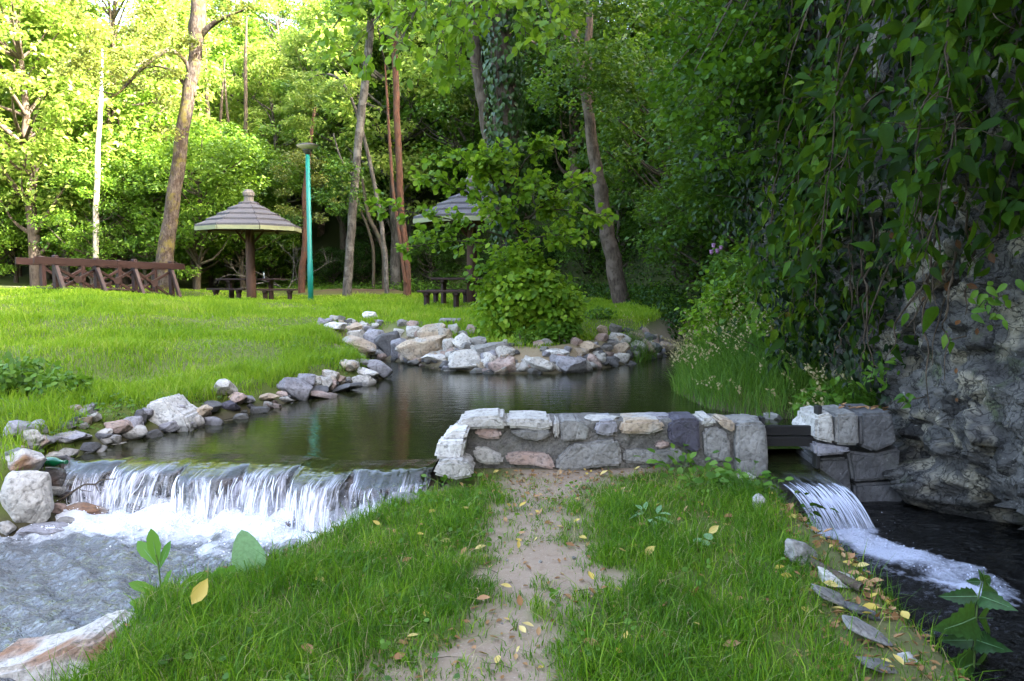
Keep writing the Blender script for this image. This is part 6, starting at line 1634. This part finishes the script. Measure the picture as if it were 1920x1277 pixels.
# fallen leaves
yl = [(361, 1168, .13, 'y', 'large pale yellow leaf standing in the grass by the stream'), (714, 997, .06, 'y', None), (688, 1028, .055, 'b', None), (960, 1112, .06, 'y', None), (1080, 946, .05, 'y', None), (974, 962, .06, 'y', None), (850, 1020, .08, 'y', None), (890, 1036, .07, 'y', None), (1328, 1027, .075, 'y', 'upright yellow leaf caught in the grass right of the path'),
      (1100, 1017, .06, 'y', None), (1178, 1032, .06, 'y', None), (1208, 1050, .08, 'y', None), (1112, 1100, .06, 'y', None), (1075, 985, .05, 'y', None), (955, 958, .05, 'y', None), (880, 966, .06, 'y', None), (795, 1015, .05, 'y', None), (1354, 1222, .08, 'b', None), (1300, 1132, .09, 'b', None), (1376, 1132, .05, 'b', None), (1450, 1075, .06, 'y', None), (1090, 1222, .08, 'b', None), (612, 1100, .07, 'y', None), (732, 1218, .07, 'b', None), (583, 1240, .09, 'b', None), (475, 1225, .06, 'b', None), (893, 1140, .07, 'b', None), (985, 1005, .05, 'b', None), (1125, 895, .07, 'y', None), (1190, 890, .05, 'y', None), (1000, 935, .05, 'b', None), (845, 1000, .05, 'b', None), (1230, 1100, .05, 'b', None), (660, 1050, .05, 'b', None), (1100, 890, .05, 'y', None), (925, 890, .05, 'y', None)]
my, mb = single_leaf('fallen_leaf', 'fall', LEAF['yleaf']), single_leaf('fallen_leaf', 'fall', LEAF['bleaf'])
for px, py, s, t, lab in yl:
    p = ground_hit(px, py); up = .5 if lab else random.uniform(-.25, .35)
    o = link('fallen_leaf', my if t == 'y' else mb, None, (p.x, p.y, p.z + (.09 if lab else random.uniform(.012, .05))), frame_euler((random.gauss(0, 1), random.gauss(0, .4), up * 2 if lab else up), (random.gauss(0, .3), -1.2 if lab else -.3, 1 if not lab else .3)), (s,) * 3)
    tag(o, lab or ('yellow fallen leaf lying on the path strip' if t == 'y' else 'brown fallen leaf lying on the path strip'), 'leaf', None if lab else ('yellow leaves on the path strip' if t == 'y' else 'brown leaves on the path strip'))
for k in range(46):
    px, py = random.uniform(700, 1420), random.uniform(900, 1260); p = ground_hit(px, py); ylw = random.random() < .5; s = random.uniform(.03, .065)
    o = link('fallen_leaf', my if ylw else mb, None, (p.x, p.y, p.z + random.uniform(.015, .06)), frame_euler((random.gauss(0, 1), random.gauss(0, 1), random.gauss(0, .3)), (random.gauss(0, .4), random.gauss(-.2, .4), 1)), (s,) * 3)
    tag(o, ('yellow' if ylw else 'brown') + ' fallen leaf lying on the path strip', 'leaf', ('yellow' if ylw else 'brown') + ' leaves on the path strip')
for k in range(150):     # drift of leaves along the channel bank
    y = random.uniform(2.9, 5.4); x = float(np.interp(y, [3, 3.6, 4.15, 4.75, 5.6], [1.30, 1.46, 1.6, 1.75, 1.9])) + random.uniform(-.08, .42)
    ylw = random.random() < .22; s = random.uniform(.035, .08)
    o = link('fallen_leaf', my if ylw else mb, None, (x, y, gz(x, y) + random.uniform(.012, .045)), frame_euler((random.gauss(0, 1), random.gauss(0, 1), random.gauss(0, .3)), (random.gauss(0, .4), random.gauss(-.2, .4), 1)), (s,) * 3)
    tag(o, ('yellow' if ylw else 'brown') + ' leaf in the leaf drift along the channel bank', 'leaf', ('yellow' if ylw else 'brown') + ' leaves in the channel bank drift')
for k in range(14):
    o = link('fallen_leaf', mb, None, (on_y(random.uniform(1570, 1660), 772, 6.4).x, random.uniform(6.3, 6.55), .475), frame_euler((random.gauss(0, 1), random.gauss(0, 1), .1), (0, 0, 1)), (random.uniform(.05, .08),) * 3)
    tag(o, 'brown leaf lying on top of the stone pier', 'leaf', 'brown leaves on the pier')
n = 5200; x = rng.uniform(-1.8, 2.1, n); y = rng.uniform(2.4, 6.15, n); pr = np.maximum(.25 + .75 * sstep(4.6, 6, y) * sstep(-.4, .1, x), sstep(1.3, 1.7, x + (4.5 - y) * .22))
okm = (rng.random(n) < pr) & (height(x, y) > -.1); x, y = x[okm], y[okm]
C = np.stack([x, y, height(x, y) + .008], -1); D = rand_dirs(len(C), 0, .2); N = rng.normal(0, .25, (len(C), 3)) + np.array([0, 0, 1])
V, F = leaf_cloud(C, D, N, rng.uniform(.012, .05, len(C)), 'fall')
tag(link('leaf_litter', mesh_np('leaf_litter', V, F, LEAF['fallen'])), 'crumbled brown leaf litter on the path strip', None, None, 'stuff')
lg = thing('dead_branch', 'short brown dead branch on the channel bank', 'branch', (0, 0, 0))
link('main_stem', tubes('main_stem', [(spline([np.array(ground_hit(1520, 1068)) + np.array([0, 0, .05]), np.array(ground_hit(1560, 1095)) + np.array([0, 0, .06]), np.array(ground_hit(1608, 1118)) + np.array([.02, 0, .04])], 12), np.linspace(.02, .024, 12))], M['twig'], 8), lg)
for k in range(26):
    a = ground_hit(random.uniform(800, 1300), random.uniform(930, 1270)); d = random.uniform(0, 3.14); L = random.uniform(.05, .16)
    P = np.array([[a.x, a.y, a.z + .006], [a.x + L * .5 * math.cos(d) + .008, a.y + L * .5 * math.sin(d), a.z + .014], [a.x + L * math.cos(d), a.y + L * math.sin(d), a.z + .007]])
    tag(link('dry_twig', tubes('dry_twig', [(P, np.array([.0022, .002, .001]))], M['twig'], 4)), 'thin dry twig lying on the path strip', 'twig', 'dry twigs on the path strip')
# pebbles on the path
pb = [rock_mesh(1, .8, .55, ROCK[t], 700 + k, 0) for k, t in enumerate(['light', 'tan', 'grey'])]
for k in range(60):
    x, y = random.uniform(-.9, .9), random.uniform(2.6, 6); s = random.uniform(.012, .035)
    if path_mask(np.array([x]), np.array([y]))[0] < .5: continue
    tag(link('pebble', random.choice(pb), None, (x, y, gz(x, y) - s * .15), (0, 0, random.uniform(0, 6)), (s,) * 3), 'small pebble lying on the earth path', 'pebble', 'pebbles on the earth path')
